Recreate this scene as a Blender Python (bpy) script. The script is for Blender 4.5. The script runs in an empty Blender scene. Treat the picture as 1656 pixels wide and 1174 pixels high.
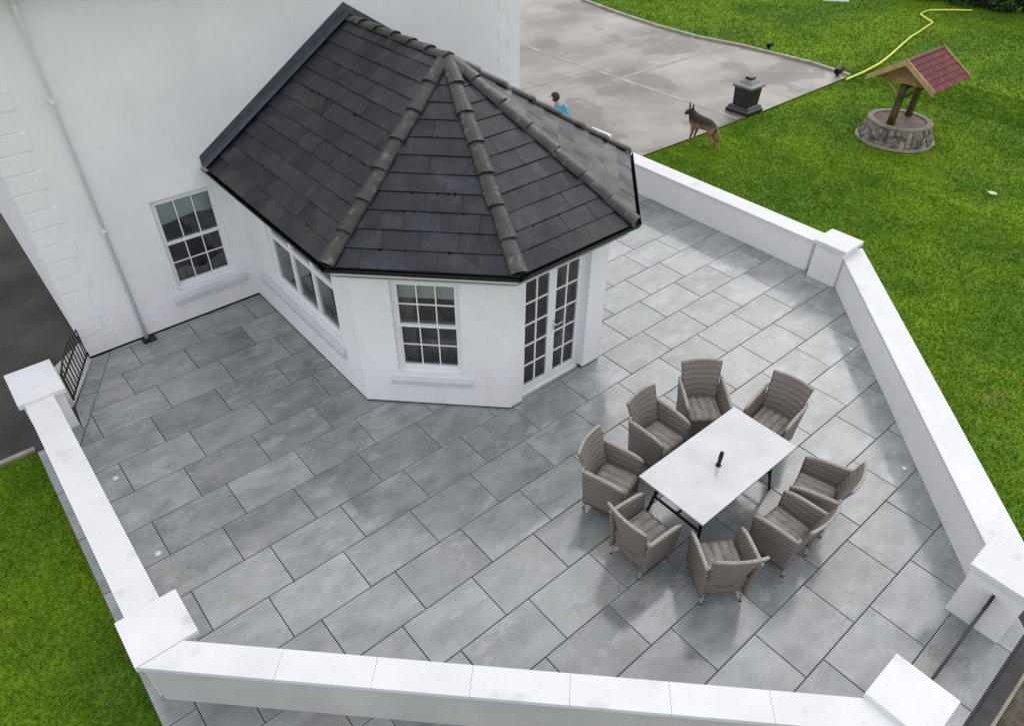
import bpy, bmesh, math, random
import numpy as np
from mathutils import Vector, Matrix

rnd = random.Random(7)
scn = bpy.context.scene
COL = scn.collection

# ------------------------------------------------------------------ camera
cam_d = bpy.data.cameras.new('camera')
cam = bpy.data.objects.new('camera', cam_d)
COL.objects.link(cam)
RM = [(0.762074, -0.647445, 0.007622), (-0.406748, -0.487854, -0.77237), (0.503785, 0.585503, -0.635128)]
right, down, fwd = [Vector(r) for r in RM]
CAMP = Vector((-0.226594, -8.03598, 6.867489))
M = Matrix.Identity(4)
for i in range(3):
    M[i][0] = right[i]; M[i][1] = -down[i]; M[i][2] = -fwd[i]; M[i][3] = CAMP[i]
cam.matrix_world = M
cam_d.sensor_width = 36.0
cam_d.lens = 24.986
cam_d.clip_start = 0.1
cam_d.clip_end = 600
scn.camera = cam

# ------------------------------------------------------------------ sky, sun, exposure
SUN_EL, SUN_AZ = math.radians(44), math.radians(66)      # azimuth clockwise from +Y
world = bpy.data.worlds.new('World'); scn.world = world
world.use_nodes = True
wn = world.node_tree; wn.nodes.clear()
wo = wn.nodes.new('ShaderNodeOutputWorld'); bg = wn.nodes.new('ShaderNodeBackground')
sky = wn.nodes.new('ShaderNodeTexSky'); sky.sky_type = 'NISHITA'; sky.sun_disc = False
sky.sun_elevation = SUN_EL; sky.sun_rotation = SUN_AZ
sky.air_density = 1.0; sky.dust_density = 4.0; sky.ozone_density = 1.0
hs = wn.nodes.new('ShaderNodeHueSaturation'); hs.inputs['Saturation'].default_value = 0.38
wn.links.new(sky.outputs[0], hs.inputs['Color'])
cloud = wn.nodes.new('ShaderNodeMixRGB'); cloud.inputs[0].default_value = 0.7      # even overcast veil over the blue sky
cloud.inputs[2].default_value = (8.9, 9.0, 9.55, 1)
wn.links.new(hs.outputs[0], cloud.inputs[1])
wn.links.new(cloud.outputs[0], bg.inputs[0]); bg.inputs[1].default_value = 0.15
wn.links.new(bg.outputs[0], wo.inputs[0])
sun_d = bpy.data.lights.new('sun', 'SUN'); sun_d.energy = 0.5; sun_d.angle = math.radians(80)
sun_d.color = (1.0, 0.97, 0.93)
sun = bpy.data.objects.new('sun', sun_d); COL.objects.link(sun)
sd = Vector((math.sin(SUN_AZ) * math.cos(SUN_EL), math.cos(SUN_AZ) * math.cos(SUN_EL), math.sin(SUN_EL)))
sun.rotation_euler = sd.to_track_quat('Z', 'Y').to_euler()
scn.view_settings.view_transform = 'Standard'
scn.view_settings.look = 'None'
scn.view_settings.gamma = 1.0
scn.view_settings.exposure = 0.0
scn.view_settings.use_curve_mapping = False

# ------------------------------------------------------------------ materials
def mat(name, color, rough=0.6, spec=0.5, var=0.0, vscale=3.0, color2=None, bump=0.0, bscale=30.0, metal=0.0,
        coat=0.0, rough2=None, objrand=0.0, detail=6.0, extra=None, c2pos=(0.4, 0.65), stretch=None):
    m = bpy.data.materials.new(name); m.use_nodes = True
    nt = m.node_tree; N = nt.nodes; Lk = nt.links
    b = N['Principled BSDF']
    b.inputs['Roughness'].default_value = rough
    b.inputs['Specular IOR Level'].default_value = spec
    b.inputs['Metallic'].default_value = metal
    b.inputs['Coat Weight'].default_value = coat
    geo = N.new('ShaderNodeNewGeometry'); oi = N.new('ShaderNodeObjectInfo')
    pos = geo.outputs['Position']
    if objrand:
        mu = N.new('ShaderNodeVectorMath'); mu.operation = 'SCALE'
        cv = N.new('ShaderNodeCombineXYZ')
        for k in range(3): Lk.new(oi.outputs['Random'], cv.inputs[k])
        Lk.new(cv.outputs[0], mu.inputs[0]); mu.inputs['Scale'].default_value = 37.0
        ad = N.new('ShaderNodeVectorMath'); ad.operation = 'ADD'
        Lk.new(pos, ad.inputs[0]); Lk.new(mu.outputs[0], ad.inputs[1]); pos = ad.outputs[0]
    if stretch:
        mp = N.new('ShaderNodeVectorMath'); mp.operation = 'MULTIPLY'
        Lk.new(pos, mp.inputs[0]); mp.inputs[1].default_value = stretch; pos = mp.outputs[0]
    n1 = N.new('ShaderNodeTexNoise'); n1.inputs['Scale'].default_value = vscale; n1.inputs['Detail'].default_value = detail
    n1.inputs['Roughness'].default_value = 0.6
    Lk.new(pos, n1.inputs['Vector'])
    cr = N.new('ShaderNodeValToRGB')
    c2 = color2 if color2 else tuple(min(1, c * (1 - var)) for c in color)
    cr.color_ramp.elements[0].position = c2pos[0]; cr.color_ramp.elements[0].color = (*c2, 1)
    cr.color_ramp.elements[1].position = c2pos[1]; cr.color_ramp.elements[1].color = (*color, 1)
    Lk.new(n1.outputs['Fac'], cr.inputs[0]); out = cr.outputs[0]
    if objrand:
        h = N.new('ShaderNodeHueSaturation')
        mr = N.new('ShaderNodeMapRange'); Lk.new(oi.outputs['Random'], mr.inputs[0])
        mr.inputs['To Min'].default_value = 1 - objrand; mr.inputs['To Max'].default_value = 1 + objrand
        Lk.new(mr.outputs[0], h.inputs['Value']); Lk.new(out, h.inputs['Color']); out = h.outputs[0]
    if extra: out = extra(nt, out, geo.outputs['Position'], oi)
    Lk.new(out, b.inputs['Base Color'])
    if rough2 is not None:
        n3 = N.new('ShaderNodeTexNoise'); n3.inputs['Scale'].default_value = vscale * 0.7; n3.inputs['Detail'].default_value = 4
        Lk.new(pos, n3.inputs['Vector'])
        mr = N.new('ShaderNodeMapRange'); Lk.new(n3.outputs['Fac'], mr.inputs[0])
        mr.inputs['From Min'].default_value = 0.35; mr.inputs['From Max'].default_value = 0.65
        mr.inputs['To Min'].default_value = rough; mr.inputs['To Max'].default_value = rough2
        Lk.new(mr.outputs[0], b.inputs['Roughness'])
    if bump:
        n2 = N.new('ShaderNodeTexNoise'); n2.inputs['Scale'].default_value = bscale; n2.inputs['Detail'].default_value = 5
        Lk.new(pos, n2.inputs['Vector'])
        bp = N.new('ShaderNodeBump'); bp.inputs['Strength'].default_value = bump; bp.inputs['Distance'].default_value = 0.01
        Lk.new(n2.outputs['Fac'], bp.inputs['Height']); Lk.new(bp.outputs[0], b.inputs['Normal'])
    return m

def mix_noise(nt, out, pos, scale, lo, hi, color, fac=1.0, detail=5, stretch=None):
    N, Lk = nt.nodes, nt.links
    if stretch:
        mp = N.new('ShaderNodeVectorMath'); mp.operation = 'MULTIPLY'
        Lk.new(pos, mp.inputs[0]); mp.inputs[1].default_value = stretch; pos = mp.outputs[0]
    n = N.new('ShaderNodeTexNoise'); n.inputs['Scale'].default_value = scale; n.inputs['Detail'].default_value = detail
    Lk.new(pos, n.inputs['Vector'])
    mr = N.new('ShaderNodeMapRange'); Lk.new(n.outputs['Fac'], mr.inputs[0])
    mr.inputs['From Min'].default_value = lo; mr.inputs['From Max'].default_value = hi; mr.inputs['To Max'].default_value = fac
    mx = N.new('ShaderNodeMixRGB'); Lk.new(mr.outputs[0], mx.inputs[0]); Lk.new(out, mx.inputs[1])
    mx.inputs[2].default_value = (*color, 1)
    return mx.outputs[0]

render_white = mat('white_render', (0.85, 0.852, 0.862), 0.75, 0.3, color2=(0.80, 0.802, 0.812), vscale=0.9, bump=0.25, bscale=60,
                   extra=lambda nt, o, p, oi: mix_noise(nt, mix_noise(nt, o, p, 2.2, 0.60, 0.78, (0.58, 0.58, 0.57), 0.22, stretch=(1, 1, 0.25)), p, 14, 0.6, 0.8, (0.6, 0.6, 0.58), 0.3, stretch=(1, 1, 0.3)))
coping_white = mat('white_coping', (0.75, 0.755, 0.76), 0.6, 0.35, color2=(0.69, 0.695, 0.70), vscale=1.3, bump=0.12, bscale=50,
                   extra=lambda nt, o, p, oi: mix_noise(nt, mix_noise(nt, o, p, 4.0, 0.62, 0.74, (0.42, 0.42, 0.38), 0.45), p, 22, 0.62, 0.75, (0.5, 0.5, 0.46), 0.35))
upvc = mat('white_upvc', (0.82, 0.83, 0.84), 0.3, 0.5, var=0.03)
wallgrey = mat('grey_sill_stone', (0.60, 0.61, 0.63), 0.7, 0.3, var=0.08, vscale=3, bump=0.1)

def vein(nt, out, pos, scale, width, color, fac, stretch=(1, 1.7, 1), dist=1.5):
    N, Lk = nt.nodes, nt.links
    mp = N.new('ShaderNodeVectorMath'); mp.operation = 'MULTIPLY'
    Lk.new(pos, mp.inputs[0]); mp.inputs[1].default_value = stretch
    n = N.new('ShaderNodeTexNoise'); n.inputs['Scale'].default_value = scale; n.inputs['Detail'].default_value = 7; n.inputs['Distortion'].default_value = dist
    Lk.new(mp.outputs[0], n.inputs['Vector'])
    a = N.new('ShaderNodeMath'); a.operation = 'SUBTRACT'; Lk.new(n.outputs['Fac'], a.inputs[0]); a.inputs[1].default_value = 0.5
    b = N.new('ShaderNodeMath'); b.operation = 'ABSOLUTE'; Lk.new(a.outputs[0], b.inputs[0])
    mr = N.new('ShaderNodeMapRange'); Lk.new(b.outputs[0], mr.inputs[0]); mr.inputs['From Min'].default_value = 0; mr.inputs['From Max'].default_value = width
    mr.inputs['To Min'].default_value = fac; mr.inputs['To Max'].default_value = 0
    n2 = N.new('ShaderNodeTexNoise'); n2.inputs['Scale'].default_value = 0.9; Lk.new(pos, n2.inputs['Vector'])
    m2 = N.new('ShaderNodeMapRange'); Lk.new(n2.outputs['Fac'], m2.inputs[0]); m2.inputs['From Min'].default_value = 0.48; m2.inputs['From Max'].default_value = 0.6
    mu = N.new('ShaderNodeMath'); mu.operation = 'MULTIPLY'; Lk.new(mr.outputs[0], mu.inputs[0]); Lk.new(m2.outputs[0], mu.inputs[1])
    mx = N.new('ShaderNodeMixRGB'); Lk.new(mu.outputs[0], mx.inputs[0]); Lk.new(out, mx.inputs[1]); mx.inputs[2].default_value = (*color, 1)
    return mx.outputs[0]

def slab_extra(nt, o, p, oi):
    # offset the grain per slab so that it never runs across a joint
    cv = nt.nodes.new('ShaderNodeCombineXYZ')
    for k in range(3): nt.links.new(oi.outputs['Random'], cv.inputs[k])
    mu = nt.nodes.new('ShaderNodeVectorMath'); mu.operation = 'SCALE'; nt.links.new(cv.outputs[0], mu.inputs[0]); mu.inputs['Scale'].default_value = 53.0
    ad = nt.nodes.new('ShaderNodeVectorMath'); ad.operation = 'ADD'; nt.links.new(p, ad.inputs[0]); nt.links.new(mu.outputs[0], ad.inputs[1]); p = ad.outputs[0]
    o = mix_noise(nt, o, p, 1.1, 0.48, 0.66, (0.235, 0.27, 0.250), 0.55)
    o = mix_noise(nt, o, p, 0.8, 0.55, 0.66, (0.30, 0.285, 0.27), 0.5)
    o = mix_noise(nt, o, p, 2.6, 0.58, 0.70, (0.46, 0.47, 0.485), 0.35, stretch=(1, 1.8, 1))
    o = mix_noise(nt, o, p, 3.6, 0.58, 0.72, (0.16, 0.165, 0.17), 0.5, stretch=(1, 1.8, 1))
    o = vein(nt, o, p, 1.3, 0.010, (0.58, 0.59, 0.60), 0.20, (1, 2.0, 1), 0.3)
    o = vein(nt, o, p, 2.4, 0.022, (0.12, 0.125, 0.13), 0.5, (1, 2.4, 1), 0.5)
    o = mix_noise(nt, o, p, 26, 0.52, 0.75, (0.17, 0.175, 0.18), 0.35)
    return o
slab_m = mat('wet_slate_paving', (0.298, 0.312, 0.316), 0.10, 1.0, color2=(0.182, 0.194, 0.198), vscale=2.0, bump=0.13, bscale=5,
             rough2=0.26, objrand=0.21, extra=slab_extra, c2pos=(0.36, 0.64), stretch=(1.0, 1.7, 1.0))
grout_m = mat('dark_grout', (0.055, 0.057, 0.06), 0.7, 0.3, var=0.3, vscale=10)

def conc_extra(nt, o, p, oi):
    o = mix_noise(nt, o, p, 0.30, 0.47, 0.60, (0.12, 0.107, 0.088), 0.75, stretch=(0.7, 1.5, 1))
    o = mix_noise(nt, o, p, 0.42, 0.545, 0.565, (0.105, 0.095, 0.08), 0.65, detail=3)
    o = mix_noise(nt, o, p, 1.4, 0.58, 0.75, (0.34, 0.315, 0.275), 0.6)
    return o
concrete_m = mat('wet_concrete', (0.285, 0.262, 0.225), 0.34, 0.4, color2=(0.19, 0.172, 0.146), vscale=0.6, bump=0.08, bscale=4, rough2=0.5,
                 extra=conc_extra)
tarmac_m = mat('dark_wet_tarmac', (0.050, 0.045, 0.036), 0.45, 0.3, color2=(0.028, 0.026, 0.022), vscale=1.0, bump=0.4, bscale=60,
               rough2=0.7, extra=lambda nt, o, p, oi: mix_noise(nt, o, p, 0.5, 0.5, 0.65, (0.10, 0.085, 0.06), 0.45))
soil_m = mat('brown_gravel_ground', (0.14, 0.115, 0.09), 0.8, 0.3, color2=(0.06, 0.05, 0.04), vscale=9, bump=0.7, bscale=50)
step_m = mat('dark_step_stone', (0.045, 0.04, 0.04), 0.5, 0.4, var=0.4, vscale=8, bump=0.2)

def lawn_extra(nt, o, p, oi):
    o = mix_noise(nt, o, p, 0.35, 0.42, 0.62, (0.175, 0.285, 0.014), 0.8)
    o = mix_noise(nt, o, p, 1.6, 0.56, 0.72, (0.22, 0.27, 0.022), 0.5)
    o = mix_noise(nt, o, p, 0.8, 0.52, 0.68, (0.06, 0.155, 0.010), 0.6)
    o = mix_noise(nt, o, p, 0.55, 0.66, 0.76, (0.20, 0.20, 0.05), 0.55)
    o = mix_noise(nt, o, p, 5.0, 0.55, 0.7, (0.07, 0.16, 0.010), 0.35)
    return o
lawn_m = mat('lawn_soil_green', (0.115, 0.215, 0.020), 0.85, 0.1, color2=(0.08, 0.165, 0.012), vscale=2.2, bump=0.4, bscale=25, extra=lawn_extra)
blade_m = mat('grass_blade', (0.125, 0.235, 0.022), 0.9, 0.04, color2=(0.088, 0.178, 0.014), vscale=2.2, extra=lawn_extra)

slate_m = mat('roof_slate', (0.028, 0.030, 0.040), 0.30, 0.34, color2=(0.015, 0.016, 0.020), vscale=3.0, bump=0.12, bscale=14, rough2=0.5,
              objrand=0.30, extra=lambda nt, o, p, oi: mix_noise(nt, o, p, 1.3, 0.58, 0.72, (0.050, 0.040, 0.036), 0.7) if False else mix_noise(nt, mix_noise(nt, o, p, 1.3, 0.56, 0.70, (0.048, 0.038, 0.035), 0.7), p, 3.5, 0.58, 0.72, (0.075, 0.078, 0.085), 0.4))
hip_m = mat('weathered_hip_tile', (0.052, 0.047, 0.044), 0.35, 0.4, color2=(0.030, 0.028, 0.027), vscale=6, bump=0.5, bscale=30, objrand=0.25,
            extra=lambda nt, o, p, oi: mix_noise(nt, o, p, 8, 0.58, 0.70, (0.20, 0.185, 0.165), 0.6))
lead_m = mat('lead_flashing', (0.085, 0.092, 0.11), 0.45, 0.5, var=0.25, vscale=6, bump=0.2)
black_m = mat('black_plastic', (0.007, 0.007, 0.008), 0.35, 0.35, var=0.3)
iron_m = mat('black_iron', (0.012, 0.012, 0.013), 0.4, 0.5, var=0.3)
interior_m = mat('dark_interior', (0.10, 0.10, 0.105), 0.8, 0.2, var=0.3)
blind_m = mat('pale_blind', (0.62, 0.70, 0.69), 0.7, 0.2, var=0.1, vscale=4)
curtain_m = mat('grey_curtain', (0.34, 0.34, 0.355), 0.8, 0.2, var=0.4, vscale=5, stretch=(3, 3, 0.5))
pane_sheen_m = mat('pale_pane_sheen', (0.62, 0.63, 0.65), 0.8, 0.2, color2=(0.40, 0.41, 0.43), vscale=4, stretch=(3, 3, 0.5))  # pale sheet colour, puts the grey reflections into the left window panes
handle_m = mat('bright_handle', (0.8, 0.8, 0.82), 0.2, 0.5, metal=0.9)
table_m = mat('pale_table_top', (0.56, 0.575, 0.59), 0.10, 0.5, color2=(0.45, 0.465, 0.48), vscale=1.6, coat=0.1, rough2=0.3, bump=0.02)
wood_m = mat('weathered_wood', (0.36, 0.25, 0.10), 0.7, 0.3, color2=(0.20, 0.13, 0.055), vscale=5, bump=0.4, bscale=40)
postwood_m = mat('mossy_log', (0.13, 0.10, 0.045), 0.8, 0.2, color2=(0.05, 0.055, 0.022), vscale=5, bump=0.6, bscale=30)
trimwood_m = mat('pale_trim_wood', (0.52, 0.37, 0.17), 0.6, 0.3, var=0.3, vscale=6)
redtile_m = mat('red_felt_shingle', (0.19, 0.040, 0.040), 0.7, 0.3, color2=(0.115, 0.026, 0.028), vscale=7, bump=0.3, objrand=0.2)
wellstone_m = mat('well_stone', (0.30, 0.265, 0.23), 0.8, 0.3, color2=(0.075, 0.065, 0.06), vscale=6, bump=0.6, objrand=0.25)
wellfill_m = mat('well_gravel', (0.29, 0.23, 0.18), 0.85, 0.2, color2=(0.20, 0.15, 0.12), vscale=6, bump=0.6, bscale=40)
granite_m = mat('dark_granite', (0.030, 0.031, 0.034), 0.22, 0.5, color2=(0.018, 0.018, 0.02), vscale=9, bump=0.1)
granite_top_m = mat('grey_granite', (0.20, 0.205, 0.21), 0.35, 0.5, var=0.3, vscale=6)
hose_m = mat('yellow_hose', (0.72, 0.76, 0.09), 0.4, 0.5, var=0.1)
leaf_m = mat('hedge_leaf', (0.040, 0.100, 0.022), 0.6, 0.4, color2=(0.015, 0.045, 0.012), vscale=1.5,
             extra=lambda nt, o, p, oi: mix_noise(nt, o, p, 9, 0.5, 0.65, (0.075, 0.15, 0.03), 0.6))
twig_m = mat('hedge_twig', (0.05, 0.035, 0.025), 0.8, 0.2)
skin_m = mat('skin', (0.50, 0.30, 0.22), 0.6, 0.4, var=0.05)
hair_m = mat('dark_hair', (0.035, 0.020, 0.014), 0.6, 0.4, var=0.3, vscale=30)
shirt_m = mat('blue_cloth', (0.055, 0.32, 0.58), 0.8, 0.2, var=0.15, vscale=8)
short_m = mat('navy_cloth', (0.05, 0.06, 0.09), 0.8, 0.2, var=0.2)
light_m = mat('spot_light_lens', (0.75, 0.76, 0.74), 0.15, 0.6)
steel_m = mat('steel_ring', (0.45, 0.45, 0.46), 0.3, 0.5, metal=0.8)

def make_glass():
    m = bpy.data.materials.new('window_glass'); m.use_nodes = True
    nt = m.node_tree; nt.nodes.clear()
    o = nt.nodes.new('ShaderNodeOutputMaterial'); t = nt.nodes.new('ShaderNodeBsdfTransparent'); g = nt.nodes.new('ShaderNodeBsdfGlossy')
    t.inputs[0].default_value = (0.86, 0.88, 0.88, 1); g.inputs['Roughness'].default_value = 0.015
    fr = nt.nodes.new('ShaderNodeFresnel'); fr.inputs[0].default_value = 1.6
    mr = nt.nodes.new('ShaderNodeMath'); mr.operation = 'MULTIPLY_ADD'; mr.inputs[1].default_value = 1.0; mr.inputs[2].default_value = 0.05
    nz = nt.nodes.new('ShaderNodeTexNoise'); nz.inputs['Scale'].default_value = 2.0
    bp = nt.nodes.new('ShaderNodeBump'); bp.inputs['Strength'].default_value = 0.08; bp.inputs['Distance'].default_value = 0.02
    nt.links.new(nz.outputs[0], bp.inputs['Height']); nt.links.new(bp.outputs[0], g.inputs['Normal'])
    mx = nt.nodes.new('ShaderNodeMixShader')
    nt.links.new(fr.outputs[0], mr.inputs[0]); nt.links.new(mr.outputs[0], mx.inputs[0])
    nt.links.new(t.outputs[0], mx.inputs[1]); nt.links.new(g.outputs[0], mx.inputs[2]); nt.links.new(mx.outputs[0], o.inputs[0])
    return m
glass_m = make_glass()

def make_wicker():
    m = bpy.data.materials.new('wicker_weave'); m.use_nodes = True
    nt = m.node_tree; N = nt.nodes; Lk = nt.links; b = N['Principled BSDF']
    b.inputs['Roughness'].default_value = 0.5
    tc = N.new('ShaderNodeTexCoord')
    def wave(scale, axis, dist):
        w = N.new('ShaderNodeTexWave'); w.wave_type = 'BANDS'; w.bands_direction = axis
        w.inputs['Scale'].default_value = scale; w.inputs['Distortion'].default_value = dist; w.inputs['Detail'].default_value = 1
        Lk.new(tc.outputs['Object'], w.inputs['Vector']); return w.outputs['Fac']
    wz = wave(22.0, 'Z', 0.6); wx = wave(20.0, 'DIAGONAL', 0.5); wb = wave(4.2, 'Z', 1.6)
    mu = N.new('ShaderNodeMath'); mu.operation = 'MULTIPLY'; Lk.new(wz, mu.inputs[0]); Lk.new(wx, mu.inputs[1])
    ad = N.new('ShaderNodeMath'); ad.operation = 'MULTIPLY_ADD'; Lk.new(wb, ad.inputs[0]); ad.inputs[1].default_value = 0.5; Lk.new(mu.outputs[0], ad.inputs[2])
    cr = N.new('ShaderNodeValToRGB')
    cr.color_ramp.elements[0].position = 0.05; cr.color_ramp.elements[0].color = (0.140, 0.122, 0.107, 1)
    cr.color_ramp.elements[1].position = 1.0; cr.color_ramp.elements[1].color = (0.285, 0.253, 0.225, 1)
    Lk.new(ad.outputs[0], cr.inputs[0]); Lk.new(cr.outputs[0], b.inputs['Base Color'])
    bp = N.new('ShaderNodeBump'); bp.inputs['Strength'].default_value = 0.7; bp.inputs['Distance'].default_value = 0.008
    Lk.new(ad.outputs[0], bp.inputs['Height']); Lk.new(bp.outputs[0], b.inputs['Normal'])
    return m
wicker_m = make_wicker()
rim_m = mat('wicker_rim', (0.40, 0.365, 0.325), 0.5, 0.4, var=0.25, vscale=25, bump=0.4, bscale=90)
pad_m = mat('taupe_seat_pad', (0.34, 0.305, 0.27), 0.8, 0.3, var=0.3, vscale=10, stretch=(1, 1, 1))

def make_dogfur():
    m = bpy.data.materials.new('shepherd_fur'); m.use_nodes = True
    nt = m.node_tree; N = nt.nodes; Lk = nt.links; b = N['Principled BSDF']; b.inputs['Roughness'].default_value = 0.8
    tc = N.new('ShaderNodeTexCoord'); sx = N.new('ShaderNodeSeparateXYZ'); Lk.new(tc.outputs['Object'], sx.inputs[0])
    nz = N.new('ShaderNodeTexNoise'); nz.inputs['Scale'].default_value = 9; Lk.new(tc.outputs['Object'], nz.inputs['Vector'])
    ad = N.new('ShaderNodeMath'); ad.operation = 'MULTIPLY_ADD'; Lk.new(nz.outputs[0], ad.inputs[0]); ad.inputs[1].default_value = 0.16; Lk.new(sx.outputs['Z'], ad.inputs[2])
    cr = N.new('ShaderNodeValToRGB')
    e = cr.color_ramp.elements
    e[0].position = 0.52; e[0].color = (0.25, 0.155, 0.08, 1); e[1].position = 0.64; e[1].color = (0.022, 0.014, 0.010, 1)
    Lk.new(ad.outputs[0], cr.inputs[0]); Lk.new(cr.outputs[0], b.inputs['Base Color'])
    return m
fur_m = make_dogfur()
furdark_m = mat('dark_fur', (0.035, 0.022, 0.016), 0.8, 0.2, color2=(0.07, 0.045, 0.03), vscale=20)
furhead_m = mat('tan_fur', (0.17, 0.105, 0.06), 0.8, 0.2, color2=(0.08, 0.05, 0.03), vscale=14)

# ------------------------------------------------------------------ mesh helpers
class MB:
    def __init__(s): s.v = []; s.f = []
    def quad(s, *p):
        n = len(s.v); s.v += [tuple(q) for q in p]; s.f.append(tuple(range(n, n + len(p))))
    def box(s, lo, hi, fr=None):
        x0, y0, z0 = lo; x1, y1, z1 = hi
        c = [(x0, y0, z0), (x1, y0, z0), (x1, y1, z0), (x0, y1, z0), (x0, y0, z1), (x1, y0, z1), (x1, y1, z1), (x0, y1, z1)]
        if fr: c = [fr(*q) for q in c]
        n = len(s.v); s.v += [tuple(q) for q in c]
        for f in ((0, 3, 2, 1), (4, 5, 6, 7), (0, 1, 5, 4), (1, 2, 6, 5), (2, 3, 7, 6), (3, 0, 4, 7)):
            s.f.append(tuple(n + i for i in f))
        return s
    def prism(s, poly, z0, z1, fr=None, inset=0.0, bev=0.0):
        """poly in xy (ccw), extruded z0..z1; optional top bevel"""
        n = len(s.v); k = len(poly)
        rings = [(poly, z0), (poly, z1 - bev)] if bev else [(poly, z0), (poly, z1)]
        if bev: rings.append((inset_poly(poly, inset or bev), z1))
        for pl, z in rings:
            for p in pl:
                q = (p[0], p[1], z); s.v.append(tuple(fr(*q)) if fr else q)
        s.f.append(tuple(n + i for i in range(k))[::-1])
        for r in range(len(rings) - 1):
            for i in range(k):
                j = (i + 1) % k
                s.f.append((n + r * k + i, n + r * k + j, n + (r + 1) * k + j, n + (r + 1) * k + i))
        r = len(rings) - 1
        s.f.append(tuple(n + r * k + i for i in range(k)))
        return s
    def tube(s, pts, rad, seg=8, cap=True):
        pts = [Vector(p) for p in pts]; n0 = len(s.v)
        rads = rad if isinstance(rad, (list, tuple)) else [rad] * len(pts)
        up0 = None
        for i, p in enumerate(pts):
            a = pts[max(i - 1, 0)]; b = pts[min(i + 1, len(pts) - 1)]
            t = (b - a).normalized()
            ref = up0 if up0 is not None else (Vector((0, 0, 1)) if abs(t.z) < 0.9 else Vector((1, 0, 0)))
            u = (ref - t * ref.dot(t)).normalized(); w = t.cross(u); up0 = u
            for k in range(seg):
                a_ = 2 * math.pi * k / seg
                s.v.append(tuple(p + (u * math.cos(a_) + w * math.sin(a_)) * rads[i]))
        for i in range(len(pts) - 1):
            for k in range(seg):
                j = (k + 1) % seg
                s.f.append((n0 + i * seg + k, n0 + i * seg + j, n0 + (i + 1) * seg + j, n0 + (i + 1) * seg + k))
        if cap:
            s.f.append(tuple(n0 + k for k in range(seg))[::-1]); e = n0 + (len(pts) - 1) * seg
            s.f.append(tuple(e + k for k in range(seg)))
        return s
    def sheet(s, fn, nu, nv, th):
        """closed shell round the surface fn(u,v) -> point, thickness th"""
        P = [[Vector(fn(i / nu, j / nv)) for j in range(nv + 1)] for i in range(nu + 1)]
        n0 = len(s.v); top, bot = {}, {}
        for i in range(nu + 1):
            for j in range(nv + 1):
                du = P[min(i + 1, nu)][j] - P[max(i - 1, 0)][j]; dv = P[i][min(j + 1, nv)] - P[i][max(j - 1, 0)]
                n = du.cross(dv).normalized() * (th / 2)
                top[i, j] = len(s.v); s.v.append(tuple(P[i][j] + n)); bot[i, j] = len(s.v); s.v.append(tuple(P[i][j] - n))
        for i in range(nu):
            for j in range(nv):
                s.f.append((top[i, j], top[i + 1, j], top[i + 1, j + 1], top[i, j + 1]))
                s.f.append((bot[i, j], bot[i, j + 1], bot[i + 1, j + 1], bot[i + 1, j]))
        for i in range(nu):
            s.f.append((top[i, 0], bot[i, 0], bot[i + 1, 0], top[i + 1, 0]))
            s.f.append((top[i, nv], top[i + 1, nv], bot[i + 1, nv], bot[i, nv]))
        for j in range(nv):
            s.f.append((top[0, j], top[0, j + 1], bot[0, j + 1], bot[0, j]))
            s.f.append((top[nu, j], bot[nu, j], bot[nu, j + 1], top[nu, j + 1]))
        return s
    def mesh(s, name):
        me = bpy.data.meshes.new(name); me.from_pydata(s.v, [], s.f); me.update(); return me
    def build(s, name, m, parent=None, smooth=False, bevel=0.0):
        me = s.mesh(name)
        if smooth:
            for p in me.polygons: p.use_smooth = True
        return link(name, me, m, parent, bevel)

def link(name, me, m, parent=None, bevel=0.0):
    o = bpy.data.objects.new(name, me); COL.objects.link(o)
    if m and not me.materials: me.materials.append(m)
    if parent is not None:
        o.parent = parent
        o.matrix_parent_inverse = Matrix.Identity(4)
    if bevel:
        b = o.modifiers.new('bevel', 'BEVEL'); b.width = bevel; b.segments = 2; b.limit_method = 'ANGLE'; b.angle_limit = math.radians(40)
    return o

def inset_poly(poly, d):
    k = len(poly); out = []
    for i in range(k):
        a = Vector(poly[i - 1]); b = Vector(poly[i]); c = Vector(poly[(i + 1) % k])
        e1 = (b - a); e2 = (c - b)
        if e1.length < 1e-6 or e2.length < 1e-6: out.append(tuple(b)); continue
        e1.normalize(); e2.normalize()
        n1 = Vector((-e1.y, e1.x)); n2 = Vector((-e2.y, e2.x))
        m_ = n1 + n2
        den = 1 + n1.dot(n2)
        q = b + m_ * (d / den) if den > 0.2 else b + m_ * d
        out.append((q.x, q.y))
    return out

def area(poly):
    return 0.5 * sum(poly[i - 1][0] * poly[i][1] - poly[i][0] * poly[i - 1][1] for i in range(len(poly)))

def clip(poly, a, b):
    """keep the side left of a->b"""
    out = []; k = len(poly)
    def sd_(p): return (b[0] - a[0]) * (p[1] - a[1]) - (b[1] - a[1]) * (p[0] - a[0])
    for i in range(k):
        p, q = poly[i - 1], poly[i]; sp, sq = sd_(p), sd_(q)
        if (sp >= 0) != (sq >= 0):
            t = sp / (sp - sq); out.append((p[0] + t * (q[0] - p[0]), p[1] + t * (q[1] - p[1])))
        if sq >= 0: out.append(q)
    res = []
    for p in out:
        if not res or (abs(p[0] - res[-1][0]) + abs(p[1] - res[-1][1])) > 0.004: res.append(p)
    if len(res) > 1 and (abs(res[0][0] - res[-1][0]) + abs(res[0][1] - res[-1][1])) <= 0.004: res.pop()
    return res if len(res) >= 3 else []

def clipc(poly, conv):
    for i in range(len(conv)):
        poly = clip(poly, conv[i], conv[(i + 1) % len(conv)])
        if not poly: return []
    return poly

def tag(o, label=None, cat=None, group=None, kind=None):
    if label: o['label'] = label
    if cat: o['category'] = cat
    if group: o['group'] = group
    if kind: o['kind'] = kind
    return o

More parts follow.
